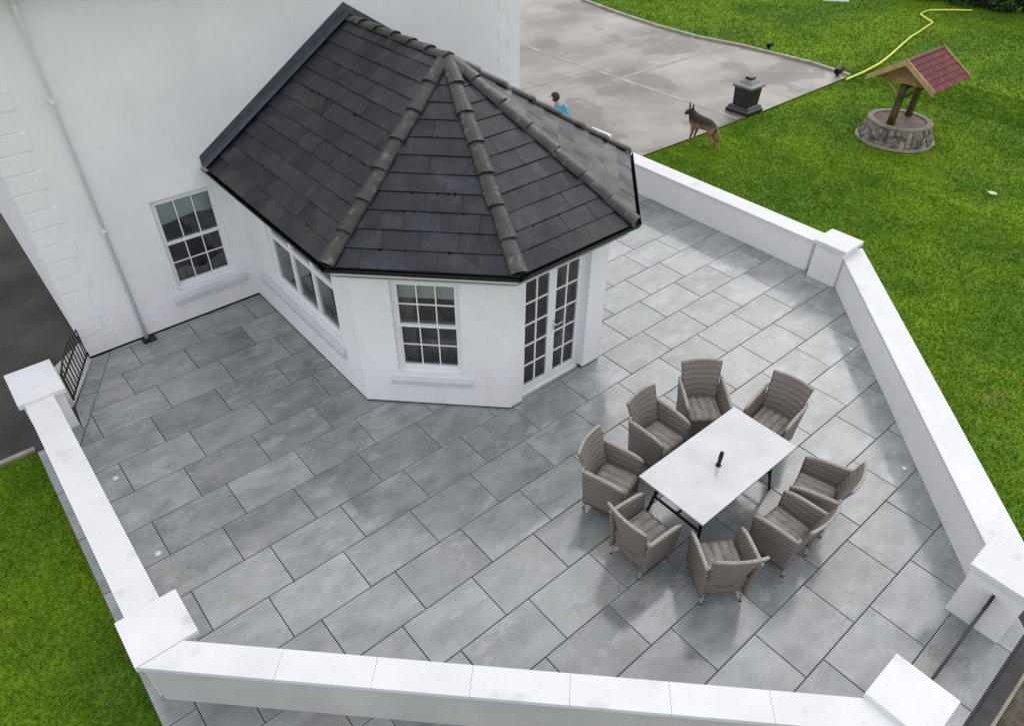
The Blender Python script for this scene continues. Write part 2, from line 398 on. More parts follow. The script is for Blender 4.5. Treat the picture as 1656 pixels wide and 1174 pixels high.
def empty(name, loc=(0, 0, 0), rz=0.0):
    o = bpy.data.objects.new(name, None); COL.objects.link(o)
    o.location = loc; o.rotation_euler = (0, 0, rz); o.empty_display_size = 0.1
    return o

def copy_tree(o, parent=None):
    c = o.copy(); COL.objects.link(c); c.parent = parent
    for ch in list(o.children): copy_tree(ch, c)
    return c

def frame_fn(origin, ux, un):
    """local (u along, n outward, z up) -> world"""
    o = Vector(origin); a = Vector(ux).normalized(); b = Vector(un).normalized()
    def f(u, n, z): 
        p = o + a * u + b * n; return (p.x, p.y, o.z + z)
    return f

# ------------------------------------------------------------------ ground
S = 0.61; L = 0.9186
def flat(name, poly, z, m, label=None):
    b = MB(); b.quad(*[(x, y, z) for x, y in poly]); o = b.build(name, m); tag(o, label, kind='structure'); return o
def grid_sheet(name, x0, x1, y0, y1, z, m): 
    return flat(name, [(x0, y0), (x1, y0), (x1, y1), (x0, y1)], z, m)
lawn = flat('lawn', [(-300, -300), (300, -300), (300, 300), (-300, 300)], -0.075, lawn_m, 'green lawn all round the patio and driveway')
# concrete driveway
drive_edge = [(22.27, 14.05), (21.86, 11.64), (21.62, 9.59), (21.60, 7.73), (21.95, 6.17), (22.0, 5.15), (22.1, 3.6), (21.9, 2.21)]
dp = [(8.7, 2.62), (11.0, 2.62), (11.0, 2.24), (12.7, 2.24), (17.2, 2.15)] + drive_edge[::-1] + [(22.5, 20), (22.0, 40), (8.7, 40)]
flat('driveway', dp, -0.035, concrete_m, 'wet patchy concrete driveway beyond the sunroom roof')
kb = MB()
ke = drive_edge
for i in range(len(ke) - 1):
    a, b = Vector(ke[i]), Vector(ke[i + 1]); t = (b - a).normalized(); n = Vector((-t.y, t.x))
    n = n if n.x > 0 else -n
    q = [a, b, b + n * 0.13, a + n * 0.13]
    if area([tuple(p) for p in q]) < 0: q = q[::-1]
    kb.prism([tuple(p) for p in q], -0.1, 0.03)
kerb_m = mat('pale_kerb', (0.42, 0.38, 0.30), 0.7, 0.3, var=0.35, vscale=3, bump=0.3)
tag(kb.build('kerb', kerb_m), 'low pale concrete kerb along the far edge of the driveway', kind='structure')
# expansion joints in concrete
jb = MB()
def strip(mb, a, b, w, z):
    a, b = Vector(a), Vector(b); t = (b - a).normalized(); n = Vector((-t.y, t.x)) * w / 2
    mb.quad(*[(p.x, p.y, z) for p in (a - n, b - n, b + n, a + n)])
strip(jb, (16.35, 11.5), (16.4, 2.24), 0.16, -0.031); strip(jb, (16.48, 6.46), (21.7, 6.5), 0.12, -0.031); strip(jb, (12.7, 7.6), (16.31, 7.55), 0.10, -0.031)
tag(jb.build('driveway_joint', mat('pale_dry_joint', (0.38, 0.355, 0.31), 0.6, 0.3, color2=(0.27, 0.25, 0.215), vscale=2.0)), 'pale dried joints crossing the concrete driveway', kind='structure')
# dark side ground (left of the house)
flat('side_yard', [(-40, 1.02), (-0.76, 1.06), (-0.43, 1.06), (-0.43, 1.5), (0.36, 2.7), (0.36, 60), (-40, 60)], -0.04, tarmac_m,
     'dark wet tarmac beside the house gable behind the small gate')
refl = MB(); refl.prism([(-0.30, 1.15), (-0.10, 1.15), (0.39, 2.50), (0.355, 2.52), (0.355, 3.05), (-0.45, 2.35), (-0.45, 1.15)], -0.06, -0.016)  # pale slab that paints the bright reflection of wet ground by the gate
wet_reflection_m = mat('pale_wet_reflection', (0.50, 0.49, 0.46), 0.5, 0.4, var=0.3, vscale=4)
tag(refl.build('wet_reflection_slab', wet_reflection_m), 'pale strip just outside the black gate, painting the sky reflection on wet ground', kind='structure')
kb2 = MB(); kb2.box((-9, 0.98, -0.1), (-0.76, 1.05, -0.02))
tag(kb2.build('edging', kerb_m), 'thin concrete edging between dark tarmac and left lawn', kind='structure')
# south side step and ground
sb = MB(); sb.box((4.0, -8.70, -0.14), (6.9, -8.56, -0.03)); tag(sb.build('step', step_m), 'dark stone step along the patio gateway edge', kind='structure')
sb = MB(); sb.box((4.0, -8.735, -0.14), (6.9, -8.703, -0.05)); tag(sb.build('step_edging', kerb_m), 'pale edging strip beside the dark step', kind='structure')
flat('gravel_ground', [(3.0, -14), (11, -14), (7.2, -8.74), (3.0, -8.74)], -0.065, soil_m, 'brown gritty ground outside the gateway')

# ------------------------------------------------------------------ patio
patio = MB(); PAT = [(-0.75, -5.6), (3.0, -8.555), (6.6, -8.555), (7.6, -7.6), (11.4, -3.8), (11.25, 2.5), (0.39, 2.5), (-0.12, 1.55), (-0.75, 1.06)]
patio.prism(PAT, -0.12, -0.012)
patio = patio.build('patio', grout_m); tag(patio, 'grey slate patio laid in running bond', kind='structure')
MAIN = [(-0.43, -5.0), (3.1, -8.53), (6.5, -8.53), (11.2, -3.7), (11.2, 2.49), (0.66, 2.49), (-0.43, 0.352)]
SUN_IN = [(3.3, 2.5), (3.3, -1.1), (4.56, -2.36), (6.28, -2.36), (7.54, -1.1), (7.54, 2.5)][::-1]
full_meshes = []
G = 0.0045
def slab_mesh(poly, cx, cy):
    loc = [(p[0] - cx, p[1] - cy) for p in poly]
    b = MB(); b.prism(loc, -0.03, 0.0, inset=0.005, bev=0.004); return b.mesh('paving_slab')
nslab = 0
for k in range(-5, 15):
    off = 0.0 if k % 2 == 0 else 2 / 3
    for j in range(-3, 14):
        x0, x1 = (j + off) * L, (j + 1 + off) * L
        y1, y0 = -k * S, -(k + 1) * S
        rect = [(x0 + G, y0 + G), (x1 - G, y0 + G), (x1 - G, y1 - G), (x0 + G, y1 - G)]
        poly = clipc(rect, MAIN)
        if len(poly) < 3 or area(poly) < 0.012: continue
        inn = clipc(rect, SUN_IN[::-1] if area(SUN_IN) < 0 else SUN_IN)
        if inn and area(inn) > area(rect) - 0.01: continue
        cx, cy = (x0 + x1) / 2, (y0 + y1) / 2
        is_full = abs(area(poly) - area(rect)) < 1e-4
        if is_full:
            if not full_meshes:
                me = slab_mesh(poly, cx, cy); me.materials.append(slab_m); full_meshes.append(me)
            me = full_meshes[0]
        else:
            me = slab_mesh(poly, cx, cy)
        o = link('paving_slab', me, slab_m, patio)
        o.location = (cx, cy, rnd.uniform(-0.0015, 0.0015))
        o.rotation_euler = (rnd.gauss(0, 0.0016), rnd.gauss(0, 0.0016), rnd.gauss(0, 0.001))
        nslab += 1
def extra_slab(poly):
    global nslab
    if area(poly) < 0: poly = poly[::-1]
    cx = sum(p[0] for p in poly) / len(poly); cy = sum(p[1] for p in poly) / len(poly)
    o = link('paving_slab', slab_mesh(poly, cx, cy), slab_m, patio); o.location = (cx, cy, rnd.uniform(-0.001, 0.001)); nslab += 1
# outer strip along the left wall
ys = [1.05, 0.88, -0.04, -0.96, -1.88, -2.80, -3.72, -4.64]
for a, b in zip(ys, ys[1:]):
    if a - b < 0.2: continue
    extra_slab([(-0.745, b + G), (-0.44, b + G), (-0.44, a - G), (-0.745, a - G)])
# border by the gate
extra_slab([(0.375, 2.45), (-0.02, 1.68), (0.215, 1.63), (0.645, 2.48), (0.385, 2.48)])
extra_slab([(-0.025, 1.665), (-0.115, 1.50), (-0.175, 0.90), (-0.165, 0.90), (0.205, 1.61)])

extra_slab([(-0.17, 0.89), (-0.17, 1.15), (-0.43, 1.15), (-0.43, 0.37)])
# recessed ground lights
def ground_light(x, y, label):
    t = empty('ground_light', (x, y, 0)); tag(t, label, 'ground light', 'recessed lights in the paving')
    b = MB(); b.tube([(0, 0, -0.01), (0, 0, 0.006)], 0.046, 16); b.build('steel_ring', steel_m, t)
    b = MB(); b.tube([(0, 0, 0), (0, 0, 0.009)], [0.030, 0.026], 16); b.build('lens', light_m, t)
ground_light(-0.14 + 0.03, -0.25, 'round recessed light by the left wall, nearer the gate')
ground_light(-0.10, -1.73, 'round recessed light by the left wall, nearer the corner pillar')
ground_light(9.52, -4.84, 'round recessed light by the right wall, nearer the far pillar')
ground_light(7.73, -6.60, 'round recessed light by the right wall, level with the table')

# ------------------------------------------------------------------ garden walls
grey_render_m = mat('grey_render', (0.56, 0.56, 0.55), 0.8, 0.2, color2=(0.48, 0.48, 0.465), vscale=1.2, bump=0.2)  # plain grey render, darker than the white walls
def wall_run(name, a, b, cop_in_w, base_off, ztop, label, ncop, outer, ext=(0, 0), clips=(), gap=0.0001, body=None):
    """a->b = inner edge of the coping on plan, outer = +1/-1 side (left normal positive)"""
    a, b = Vector(a), Vector(b); t = (b - a).normalized(); n = Vector((-t.y, t.x)) * outer; Ln = (b - a).length
    f = frame_fn((a.x, a.y, 0), (t.x, t.y, 0), (n.x, n.y, 0))
    root = empty('garden_wall', (0, 0, 0)); tag(root, label, 'wall', 'low white walls round the patio')
    w = cop_in_w
    def piece(u0, u1, w0, w1, z0, z1, nm, m_, bev):
        pl = [tuple(f(u, q, 0)[:2]) for u, q in ((u0, w0), (u1, w0), (u1, w1), (u0, w1))]
        if area(pl) < 0: pl = pl[::-1]
        for c_ in clips: pl = clip(pl, *c_) if pl else pl
        if not pl: return
        b2 = MB(); b2.prism(pl, z0, z1); b2.build(nm, m_, root, bevel=bev)
    piece(0.02 - ext[0], Ln - 0.02 + ext[1], base_off, w - base_off, -0.1, ztop - 0.058, 'wall_body', body or render_white, 0)
    for i in range(ncop):
        u0, u1 = Ln * i / ncop, Ln * (i + 1) / ncop
        if i == 0: u0 -= ext[0]
        if i == ncop - 1: u1 += ext[1]
        piece(u0 + gap, u1 - gap, 0, w, ztop - 0.055, ztop, 'coping_stone', coping_white, 0.003 if gap > 0.001 else 0)
    return root
def pillar(x0, x1, y0, y1, ztop, label, lo=0.05):
    cx, cy = (x0 + x1) / 2, (y0 + y1) / 2
    root = empty('pillar', (cx, cy, 0)); tag(root, label, 'pillar', 'square white pillars of the patio wall')
    hx, hy = (x1 - x0) / 2, (y1 - y0) / 2
    b = MB(); b.box((-hx + lo, -hy + lo, -0.1), (hx - lo, hy - lo, ztop - 0.083)); b.build('shaft', render_white, root, bevel=0.006)
    b = MB(); b.box((-hx, -hy, ztop - 0.08), (hx, hy, ztop)); b.build('cap', coping_white, root, bevel=0.008)
wall_run('l', (-0.285, 1.12), (-0.285, -2.86), 0.335, 0.02, 0.64, 'low white wall along the left lawn', 4, -1)
wall_run('b', (-0.22, -3.50), (4.12, -7.86), 0.29, 0.035, 0.66, 'low white wall across the bottom with stained coping stones', 7, -1, (0.6, 0.35), [((-1, -3.444), (-2, -3.444)), ((4.12, -9), (4.12, 0))], 0.0011, grey_render_m)
wall_run('r', (10.86, -3.80), (6.63, -7.87), 0.42, 0.02, 0.57, 'long low white wall between the dining chairs and the lawn', 6, 1, (0.5, 0.4), [((12, -3.722), (10, -3.722)), ((6.668, 0), (6.668, -9))])
wall_run('t', (11.0, 2.35), (11.0, -3.12), 0.40, 0.02, 0.62, 'low white wall running from the far pillar to behind the sunroom roof', 6, 1)
pillar(-0.69, -0.13, 1.02, 1.80, 0.68, 'white pillar beside the small black gate', 0.045)
pillar(-0.71, -0.13, -3.44, -2.86, 0.67, 'white pillar at the lower left corner where two walls meet')
pillar(4.085, 4.655, -8.38, -7.80, 0.72, 'white pillar at the bottom of the gateway, nearest the photo edge', 0.04)
pillar(6.08, 6.70, -8.42, -7.82, 0.80, 'white pillar at the right end of the gateway', 0.035)
pillar(10.87, 11.46, -3.76, -3.16, 0.73, 'far white pillar where the right wall turns by the lawn', 0.04)
pillar(11.02, 11.62, 2.36, 2.96, 0.70, 'white pillar mostly hidden behind the sunroom roof edge', 0.04)

# ------------------------------------------------------------------ walls with openings
def wall_panel(f, u0, u1, z0, z1, th, openings):
    us = sorted({u0, u1, *[v for o in openings for v in (o[0], o[1])]}); zs = sorted({z0, z1, *[v for o in openings for v in (o[2], o[3])]})
    def solid(i, k):
        if not (0 <= i < len(us) - 1 and 0 <= k < len(zs) - 1): return False
        cu, cz = (us[i] + us[i + 1]) / 2, (zs[k] + zs[k + 1]) / 2
        return not any(o[0] < cu < o[1] and o[2] < cz < o[3] for o in openings)
    b = MB()
    for i in range(len(us) - 1):
        for k in range(len(zs) - 1):
            if not solid(i, k): continue
            a, c, d, e = us[i], us[i + 1], zs[k], zs[k + 1]
            b.quad(f(a, 0, d), f(c, 0, d), f(c, 0, e), f(a, 0, e))
            b.quad(f(a, -th, e), f(c, -th, e), f(c, -th, d), f(a, -th, d))
            if not solid(i - 1, k): b.quad(f(a, -th, d), f(a, 0, d), f(a, 0, e), f(a, -th, e))
            if not solid(i + 1, k): b.quad(f(c, 0, d), f(c, -th, d), f(c, -th, e), f(c, 0, e))
            if not solid(i, k - 1): b.quad(f(a, -th, d), f(c, -th, d), f(c, 0, d), f(a, 0, d))
            if not solid(i, k + 1): b.quad(f(a, 0, e), f(c, 0, e), f(c, -th, e), f(a, -th, e))
    return b

def window(f, u0, u1, z0, z1, rec, lights, parent, fw=0.055, sash=True, name='window'):
    """lights: list of (ua,ub,za,zb,cols,rows) in fractions; frame is the part, panes and bars its sub-parts"""
    W, H = u1 - u0, z1 - z0
    b = MB(); n0, n1 = -rec - 0.06, -rec
    e = 0.001
    b.box((u0 + e, n0, z0 + e), (u1 - e, n1, z0 + fw), f); b.box((u0 + e, n0, z1 - fw), (u1 - e, n1, z1 - e), f)
    b.box((u0 + e, n0, z0 + fw), (u0 + fw, n1, z1 - fw), f); b.box((u1 - fw, n0, z0 + fw), (u1 - e, n1, z1 - fw), f)
    root = b.build(name, upvc, parent)
    for (a, c, d, g, cols, rows, off, bw) in lights:
        A, C_, D, E_ = u0 + a * W, u0 + c * W, z0 + d * H, z0 + g * H
        sb = MB(); s = 0.042; m0, m1 = n0 + off, n1 + off + 0.004
        sb.box((A, m0, D), (C_, m1, D + s), f); sb.box((A, m0, E_ - s), (C_, m1, E_), f)
        sb.box((A, m0, D + s), (A + s, m1, E_ - s), f); sb.box((C_ - s, m0, D + s), (C_, m1, E_ - s), f)
        sb.build('sash_frame', upvc, root)
        iu0, iu1, iz0, iz1 = A + s, C_ - s, D + s, E_ - s
        nm = (m0 + m1) / 2
        for ci in range(1, cols):
            u = iu0 + (iu1 - iu0) * ci / cols; gb = MB(); gb.box((u - bw / 2, nm - 0.01, iz0), (u + bw / 2, nm + 0.014, iz1), f); gb.build('glazing_bar', upvc, root)
        for ri in range(1, rows):
            z = iz0 + (iz1 - iz0) * ri / rows; gb = MB(); gb.box((iu0, nm - 0.009, z - bw / 2), (iu1, nm + 0.012, z + bw / 2), f); gb.build('glazing_bar', upvc, root)
        for ci in range(cols):
            for ri in range(rows):
                pa, pb = iu0 + (iu1 - iu0) * ci / cols, iu0 + (iu1 - iu0) * (ci + 1) / cols
                za, zb = iz0 + (iz1 - iz0) * ri / rows, iz0 + (iz1 - iz0) * (ri + 1) / rows
                t1, t2 = rnd.uniform(-0.0015, 0.0015), rnd.uniform(-0.0015, 0.0015)
                gp = MB(); gp.quad(f(pa, nm + t1, za), f(pb, nm - t1, za), f(pb, nm - t1 + t2, zb), f(pa, nm + t1 + t2, zb)); gp.build('pane', glass_m, root)
    return root

def sill(f, u0, u1, zt, zb, out, back, ztop_back, parent, m=None):
    b = MB(); c = [(u, n, z) for u in (u0, u1) for n, z in ((-back, ztop_back), (out, zt), (out, zb), (-back, zb))]
    P = [f(*q) for q in c]
    b.v = [tuple(p) for p in P]; b.f = [(0, 1, 2, 3), (7, 6, 5, 4), (0, 4, 5, 1), (1, 5, 6, 2), (2, 6, 7, 3), (3, 7, 4, 0)]
    return b.build('sill', m or wallgrey, parent, bevel=0.01)

# ------------------------------------------------------------------ main house
HX0, HX1, HY = 0.37, 8.94, 2.5
house = empty('house', (HX0, HY, 0)); house.location = (0, 0, 0)
tag(house, 'large white rendered house with raised quoins at both corners', 'house')
fh = frame_fn((HX0, HY, 0), (1, 0, 0), (0, -1, 0))
hw = (1.885 - HX0, 2.84 - HX0, 0.56, 2.09)
wall_panel(fh, 0, HX1 - HX0, 0.022, 5.1, 0.3, [hw]).build('front_wall', render_white, house)
b = MB(); b.box((0.0, -0.15, -0.05), (HX1 - HX0, -0.015, 0.021), fh); b.build('base_gap_shade', black_m, house)  # black inset strip drawing the gap and contact shadow along the wall foot
b = MB(); b.box((HX0, HY + 0.3, -0.08), (HX0 + 0.3, 12.0, 5.1)); b.build('side_wall', render_white, house)
b = MB(); b.box((HX1 - 0.3, HY + 0.3, -0.08), (HX1, 12.0, 5.1)); b.build('side_wall', render_white, house)
b = MB(); b.box((HX0 + 0.3, 11.7, -0.08), (HX1 - 0.3, 12.0, 5.1)); b.build('back_wall', render_white, house)
b = MB(); b.box((HX0 - 0.25, HY - 0.28, 5.0), (HX1 + 0.25, 12.3, 5.12)); b.build('soffit', upvc, house)
b = MB(); b.box((HX0 - 0.27, HY - 0.34, 5.03), (HX1 + 0.27, HY - 0.283, 5.16)); b.build('gutter', black_m, house)
rb = MB(); ry = (HY + 12.0) / 2; zr = 8.0
A = [(HX0 - 0.3, HY - 0.3, 5.12), (HX1 + 0.3, HY - 0.3, 5.12), (HX1 + 0.3, ry, zr), (HX0 - 0.3, ry, zr), (HX1 + 0.3, 12.3, 5.12), (HX0 - 0.3, 12.3, 5.12)]
rb.quad(A[0], A[1], A[2], A[3]); rb.quad(A[3], A[2], A[4], A[5]); rb.quad(A[0], A[3], A[5]); rb.quad(A[1], A[4], A[2])
rb.build('roof', slate_m, house)
# quoins
QH = 0.255
for i in range(19):
    z0 = 0.12 + i * QH
    w1 = 0.42 if i % 2 == 0 else 0.33
    b = MB(); b.box((HX0 - 0.014, HY - 0.013, z0), (HX0 + w1, HY - 0.0005, z0 + QH - 0.022)); b.box((HX0 - 0.014, HY - 0.0005, z0), (HX0 - 0.0005, HY + (0.29 if i % 2 == 0 else 0.42), z0 + QH - 0.012))
    b.build('quoin', render_white, house, bevel=0.004)
    w2 = 0.49 if i % 2 == 0 else 0.27
    b = MB(); b.box((HX1 - w2, HY - 0.008, z0), (HX1 + 0.010, HY - 0.0005, z0 + QH - 0.010)); b.build('quoin', render_white, house)
# house window
u0, u1, z0, z1 = hw
wroot = window(fh, u0, u1, z0, z1, 0.07, [(0.04, 0.96, 0.50, 0.965, 3, 1, 0.0, 0.016), (0.04, 0.96, 0.035, 0.53, 3, 2, -0.03, 0.016)], house)
sill(fh, u0 - 0.11, u1 + 0.12, 0.46, 0.375, 0.07, 0.069, 0.559, house)
b = MB()
b.sheet(lambda u, v: fh(u0 + 0.05 + u * (u1 - u0 - 0.1), -0.155 - 0.008 * math.sin(u * 17), z1 - v * (0.43 + 0.025 * math.sin(u * 6 + 1) + 0.008 * math.sin(u * 17))), 24, 2, 0.004)
b.build('blind', blind_m, house)
b = MB()
b.sheet(lambda u, v: fh(u0 + 0.05 + u * (u1 - u0 - 0.1), -0.20 - 0.02 * math.sin(u * 30), z0 + v * (0.24 + 0.05 * math.sin(u * 9))), 24, 2, 0.004)
b.build('net_curtain', curtain_m, house)
b = MB(); b.box((u0 - 0.4, -2.2, z0 - 0.6), (u1 + 0.1, -1.5, z0 + 0.15), fh); b.build('worktop', interior_m, house)
# downpipe
dpipe = empty('downpipe', (1.19, 2.425, 0)); tag(dpipe, 'white round downpipe on the house wall left of the window', 'downpipe')
b = MB(); b.tube([(0, 0, 0.03), (0, 0, 4.80), (0, -0.06, 4.90), (0, -0.25, 5.02)], 0.030, 14); b.build('pipe', upvc, dpipe, smooth=True)
for z in (1.9, 3.7, 4.78):
    b = MB(); b.tube([(0, 0, z), (0, 0, z + 0.04)], 0.036, 14); b.box((-0.05, 0.03, z), (0.05, 0.07, z + 0.04)); b.build('bracket', upvc, dpipe)
gul = empty('drain_gully', (1.21, 2.40, 0)); tag(gul, 'black plastic gully at the foot of the white downpipe', 'drain')
b = MB(); b.box((-0.10, -0.09, -0.005), (0.10, -0.065, 0.02)); b.box((-0.10, -0.065, -0.005), (-0.07, 0.09, 0.02)); b.box((0.07, -0.065, -0.005), (0.10, 0.09, 0.02)); b.build('gully_rim', black_m, gul)
b = MB(); b.box((-0.069, -0.064, -0.005), (0.069, 0.09, 0.006)); b.build('gully_grate', iron_m, gul)

# ------------------------------------------------------------------ sunroom
sun_room = empty('sunroom', (0, 0, 0)); tag(sun_room, 'white octagonal sunroom with black slate roof built onto the house', 'sunroom')
XL, XR, CX = 3.10, 7.74, 5.42
WZ = 2.19
TH = 0.22
P_LEFT = [(XL, 2.5), (XL, -1.03)]; P_D1 = [(XL, -1.03), (4.54, -2.47)]; P_F = [(4.54, -2.47), (6.30, -2.47)]
P_D2 = [(6.30, -2.47), (XR, -1.03)]; P_R = [(XR, -1.03), (XR, 2.5)]
def run_frame(a, b):
    a, b = Vector((*a, 0)), Vector((*b, 0)); t = (b - a).normalized(); n = Vector((t.y, -t.x, 0))
    return frame_fn(a, t, n), (b - a).length
ZB = 0.028
fl, ll = run_frame(*P_LEFT)
lw = (1.00, 3.02, 0.77, 2.0)      # window opening along the left wall (u from the house)
wall_panel(fl, 0.0, ll, ZB, WZ, TH, [lw]).build('wall', render_white, sun_room)
fd, ld = run_frame(*P_D1)
dw = (0.50, 1.385, 0.55, 2.05)
wall_panel(fd, 0.0, ld, ZB, WZ, TH, [dw]).build('wall', render_white, sun_room)
ff, lf = run_frame(*P_F)
dop = (0.225, 1.415, ZB, 2.04)
wall_panel(ff, 0.0, lf, ZB, WZ, TH, [dop]).build('wall', render_white, sun_room)
fd2, ld2 = run_frame(*P_D2); wall_panel(fd2, 0, ld2, ZB, WZ, TH, [(0.5, 1.4, 0.635, 2.05)]).build('wall', render_white, sun_room)
fr_, lr = run_frame(*P_R); wall_panel(fr_, 0, lr, ZB, WZ, TH, [(0.5, 2.5, 0.86, 2.0)]).build('wall', render_white, sun_room)
for f_, a_, l_ in ((fl, 0, ll), (fd, 0, ld), (fd2, 0, ld2), (fr_, 0, lr), (ff, 0, 0.224), (ff, 1.416, lf)):
    pb = MB(); pb.box((a_, -0.12, -0.01), (l_, -0.012, ZB - 0.001), f_); pb.build('base_gap_shade', black_m, sun_room)  # black strips in the base gap, painting its contact darkening
# left window : three lights with transoms
window(fl, lw[0], lw[1], lw[2], lw[3], 0.05, [
    (0.02, 0.345, 0.665, 0.97, 1, 1, 0.0, 0.02), (0.345, 0.665, 0.665, 0.97, 1, 1, 0.0, 0.02), (0.665, 0.98, 0.665, 0.97, 1, 1, 0.0, 0.02),
    (0.02, 0.345, 0.03, 0.665, 1, 1, 0.0, 0.02), (0.345, 0.665, 0.03, 0.665, 1, 1, 0.0, 0.02), (0.665, 0.98, 0.03, 0.665, 1, 1, 0.0, 0.02)], sun_room)
sill(fl, 0.45, 3.10, 0.60, 0.51, 0.06, 0.0495, 0.769, sun_room)
# diagonal window
window(fd, dw[0], dw[1], dw[2], dw[3], 0.07, [(0.04, 0.96, 0.50, 0.965, 3, 2, 0.0, 0.016), (0.04, 0.96, 0.035, 0.53, 3, 2, -0.03, 0.016)], sun_room)
sill(fd, dw[0] - 0.10, dw[1] + 0.12, 0.47, 0.395, 0.055, 0.069, 0.549, sun_room)
window(fd2, 0.5, 1.4, 0.635, 2.05, 0.07, [(0.04, 0.96, 0.50, 0.965, 3, 2, 0.0, 0.016), (0.04, 0.96, 0.035, 0.53, 3, 2, -0.03, 0.016)], sun_room)
window(fr_, 0.5, 2.5, 0.86, 2.0, 0.05, [(0.02, 0.5, 0.03, 0.97, 1, 1, 0, 0.02), (0.5, 0.98, 0.03, 0.97, 1, 1, 0, 0.02)], sun_room)
# french doors
db = MB(); rec = 0.10
db.box((0.226, -rec - 0.07, 0.0), (0.270, -rec, 2.039), ff); db.box((1.370, -rec - 0.07, 0.0), (1.414, -rec, 2.039), ff)
db.box((0.270, -rec - 0.07, 1.985), (1.370, -rec, 2.039), ff); db.box((0.270, -rec - 0.07, 0.0), (1.370, -rec + 0.02, 0.035), ff)
db.build('door_frame', upvc, sun_room)
for a, c in ((0.272, 0.819), (0.821, 1.368)):
    d = MB(); s = 0.066; n0, n1 = -rec - 0.055, -rec - 0.006
    d.box((a, n0, 0.04), (c, n1, 0.04 + 0.13), ff); d.box((a, n0, 1.98 - s), (c, n1, 1.98), ff)
    d.box((a, n0, 0.17), (a + s, n1, 1.98 - s), ff); d.box((c - s, n0, 0.17), (c, n1, 1.98 - s), ff)
    leaf = d.build('french_door', upvc, sun_room)
    i0, i1, k0, k1 = a + s, c - s, 0.17, 1.98 - s; nm = -rec - 0.03
    g = MB(); g.box(((i0 + i1) / 2 - 0.011, nm - 0.008, k0), ((i0 + i1) / 2 + 0.011, nm + 0.014, k1), ff); g.build('glazing_bar', upvc, leaf)
    for r in range(1, 5):
        z = k0 + (k1 - k0) * r / 5
        g = MB(); g.box((i0, nm - 0.007, z - 0.011), (i1, nm + 0.012, z + 0.011), ff); g.build('glazing_bar', upvc, leaf)
    for ci in range(2):
        for r in range(5):
            pa, pb_ = i0 + (i1 - i0) * ci / 2, i0 + (i1 - i0) * (ci + 1) / 2; za, zb = k0 + (k1 - k0) * r / 5, k0 + (k1 - k0) * (r + 1) / 5
            t = rnd.uniform(-0.001, 0.001)
            g = MB(); g.quad(ff(pa, nm + t, za), ff(pb_, nm - t, za), ff(pb_, nm - t, zb), ff(pa, nm + t, zb)); g.build('pane', glass_m, leaf)
    if a > 0.5:
        h = MB(); h.tube([ff(a + 0.045, n1, 1.03), ff(a + 0.045, n1 + 0.05, 1.03), ff(a + 0.06, n1 + 0.055, 1.03), ff(a + 0.165, n1 + 0.05, 1.035)], 0.011, 8)
        h.box((a + 0.03, n1, 0.93), (a + 0.06, n1 + 0.012, 1.10), ff); h.build('handle', handle_m, leaf)
# interior
b = MB(); b.prism([(3.33, 2.49), (7.5, 2.49), (7.5, -0.95), (6.2, -2.25), (4.63, -2.25), (3.33, -0.95)][::-1], 0.0, 0.012)
b.build('floor', interior_m, sun_room)
for (f_, a, c, zlo, zhi, mm) in ((ff, 0.30, 0.50, 0.05, 2.0, curtain_m), (ff, 1.18, 1.38, 0.05, 2.0, curtain_m), (fl, 1.04, 1.62, 0.6, 2.05, pane_sheen_m), (fl, 1.72, 2.30, 0.6, 2.05, pane_sheen_m), (fl, 2.36, 2.99, 0.6, 2.05, pane_sheen_m), (fd, 0.45, 0.72, 0.5, 2.05, curtain_m)):
    b = MB(); b.sheet(lambda u, v: f_(a + (c - a) * u, -0.30 - 0.025 * math.sin(u * 25), zlo + (zhi - zlo) * v), 18, 1, 0.005); b.build('curtain_and_sheen', mm, sun_room)  # the left window sheets are added to paint reflections in its panes
b = MB(); b.sheet(lambda u, v: fd(dw[0] + 0.02 + u * (dw[1] - dw[0] - 0.04), -0.18, 2.03 - v * 0.34), 2, 2, 0.005); b.build('blind', blind_m, sun_room)
b = MB(); b.box((0.45, -0.95, 0.3), (1.5, -0.5, 0.78), fd); b.build('side_table', curtain_m, sun_room)

# roof planes
ZE, ZA = 2.40, 4.06
APX = (CX, -0.10)
EL, ER = 2.815, 8.025
EAVE = [(EL, 2.47), (EL, -1.125), (4.42, -2.73), (6.42, -2.73), (ER, -1.125), (ER, 2.47)]
RID = (CX, 2.47)
roof = empty('roof'); roof.parent = sun_room
base = MB()
faces3 = [[(*EAVE[0], ZE), (*EAVE[1], ZE), (*APX, ZA), (*RID, ZA)], [(*EAVE[1], ZE), (*EAVE[2], ZE), (*APX, ZA)], [(*EAVE[2], ZE), (*EAVE[3], ZE), (*APX, ZA)],
          [(*EAVE[3], ZE), (*EAVE[4], ZE), (*APX, ZA)], [(*EAVE[4], ZE), (*EAVE[5], ZE), (*RID, ZA), (*APX, ZA)]]
for fc in faces3: base.quad(*fc)
base.quad(*[(*p, ZE) for p in EAVE[::-1]])
base.build('roof_deck', black_m, roof)
def roof_frame(fc):
    a, b_ = Vector(fc[0]), Vector(fc[1]); ux = (b_ - a).normalized()
    nrm = ux.cross(Vector(fc[2]) - a).normalized()
    if nrm.z < 0: nrm = -nrm
    uy = nrm.cross(ux).normalized()
    if uy.z < 0: uy = -uy
    return a, ux, uy, nrm
SG, SW = 0.262, 0.46
nsl = 0; cuts = MB()
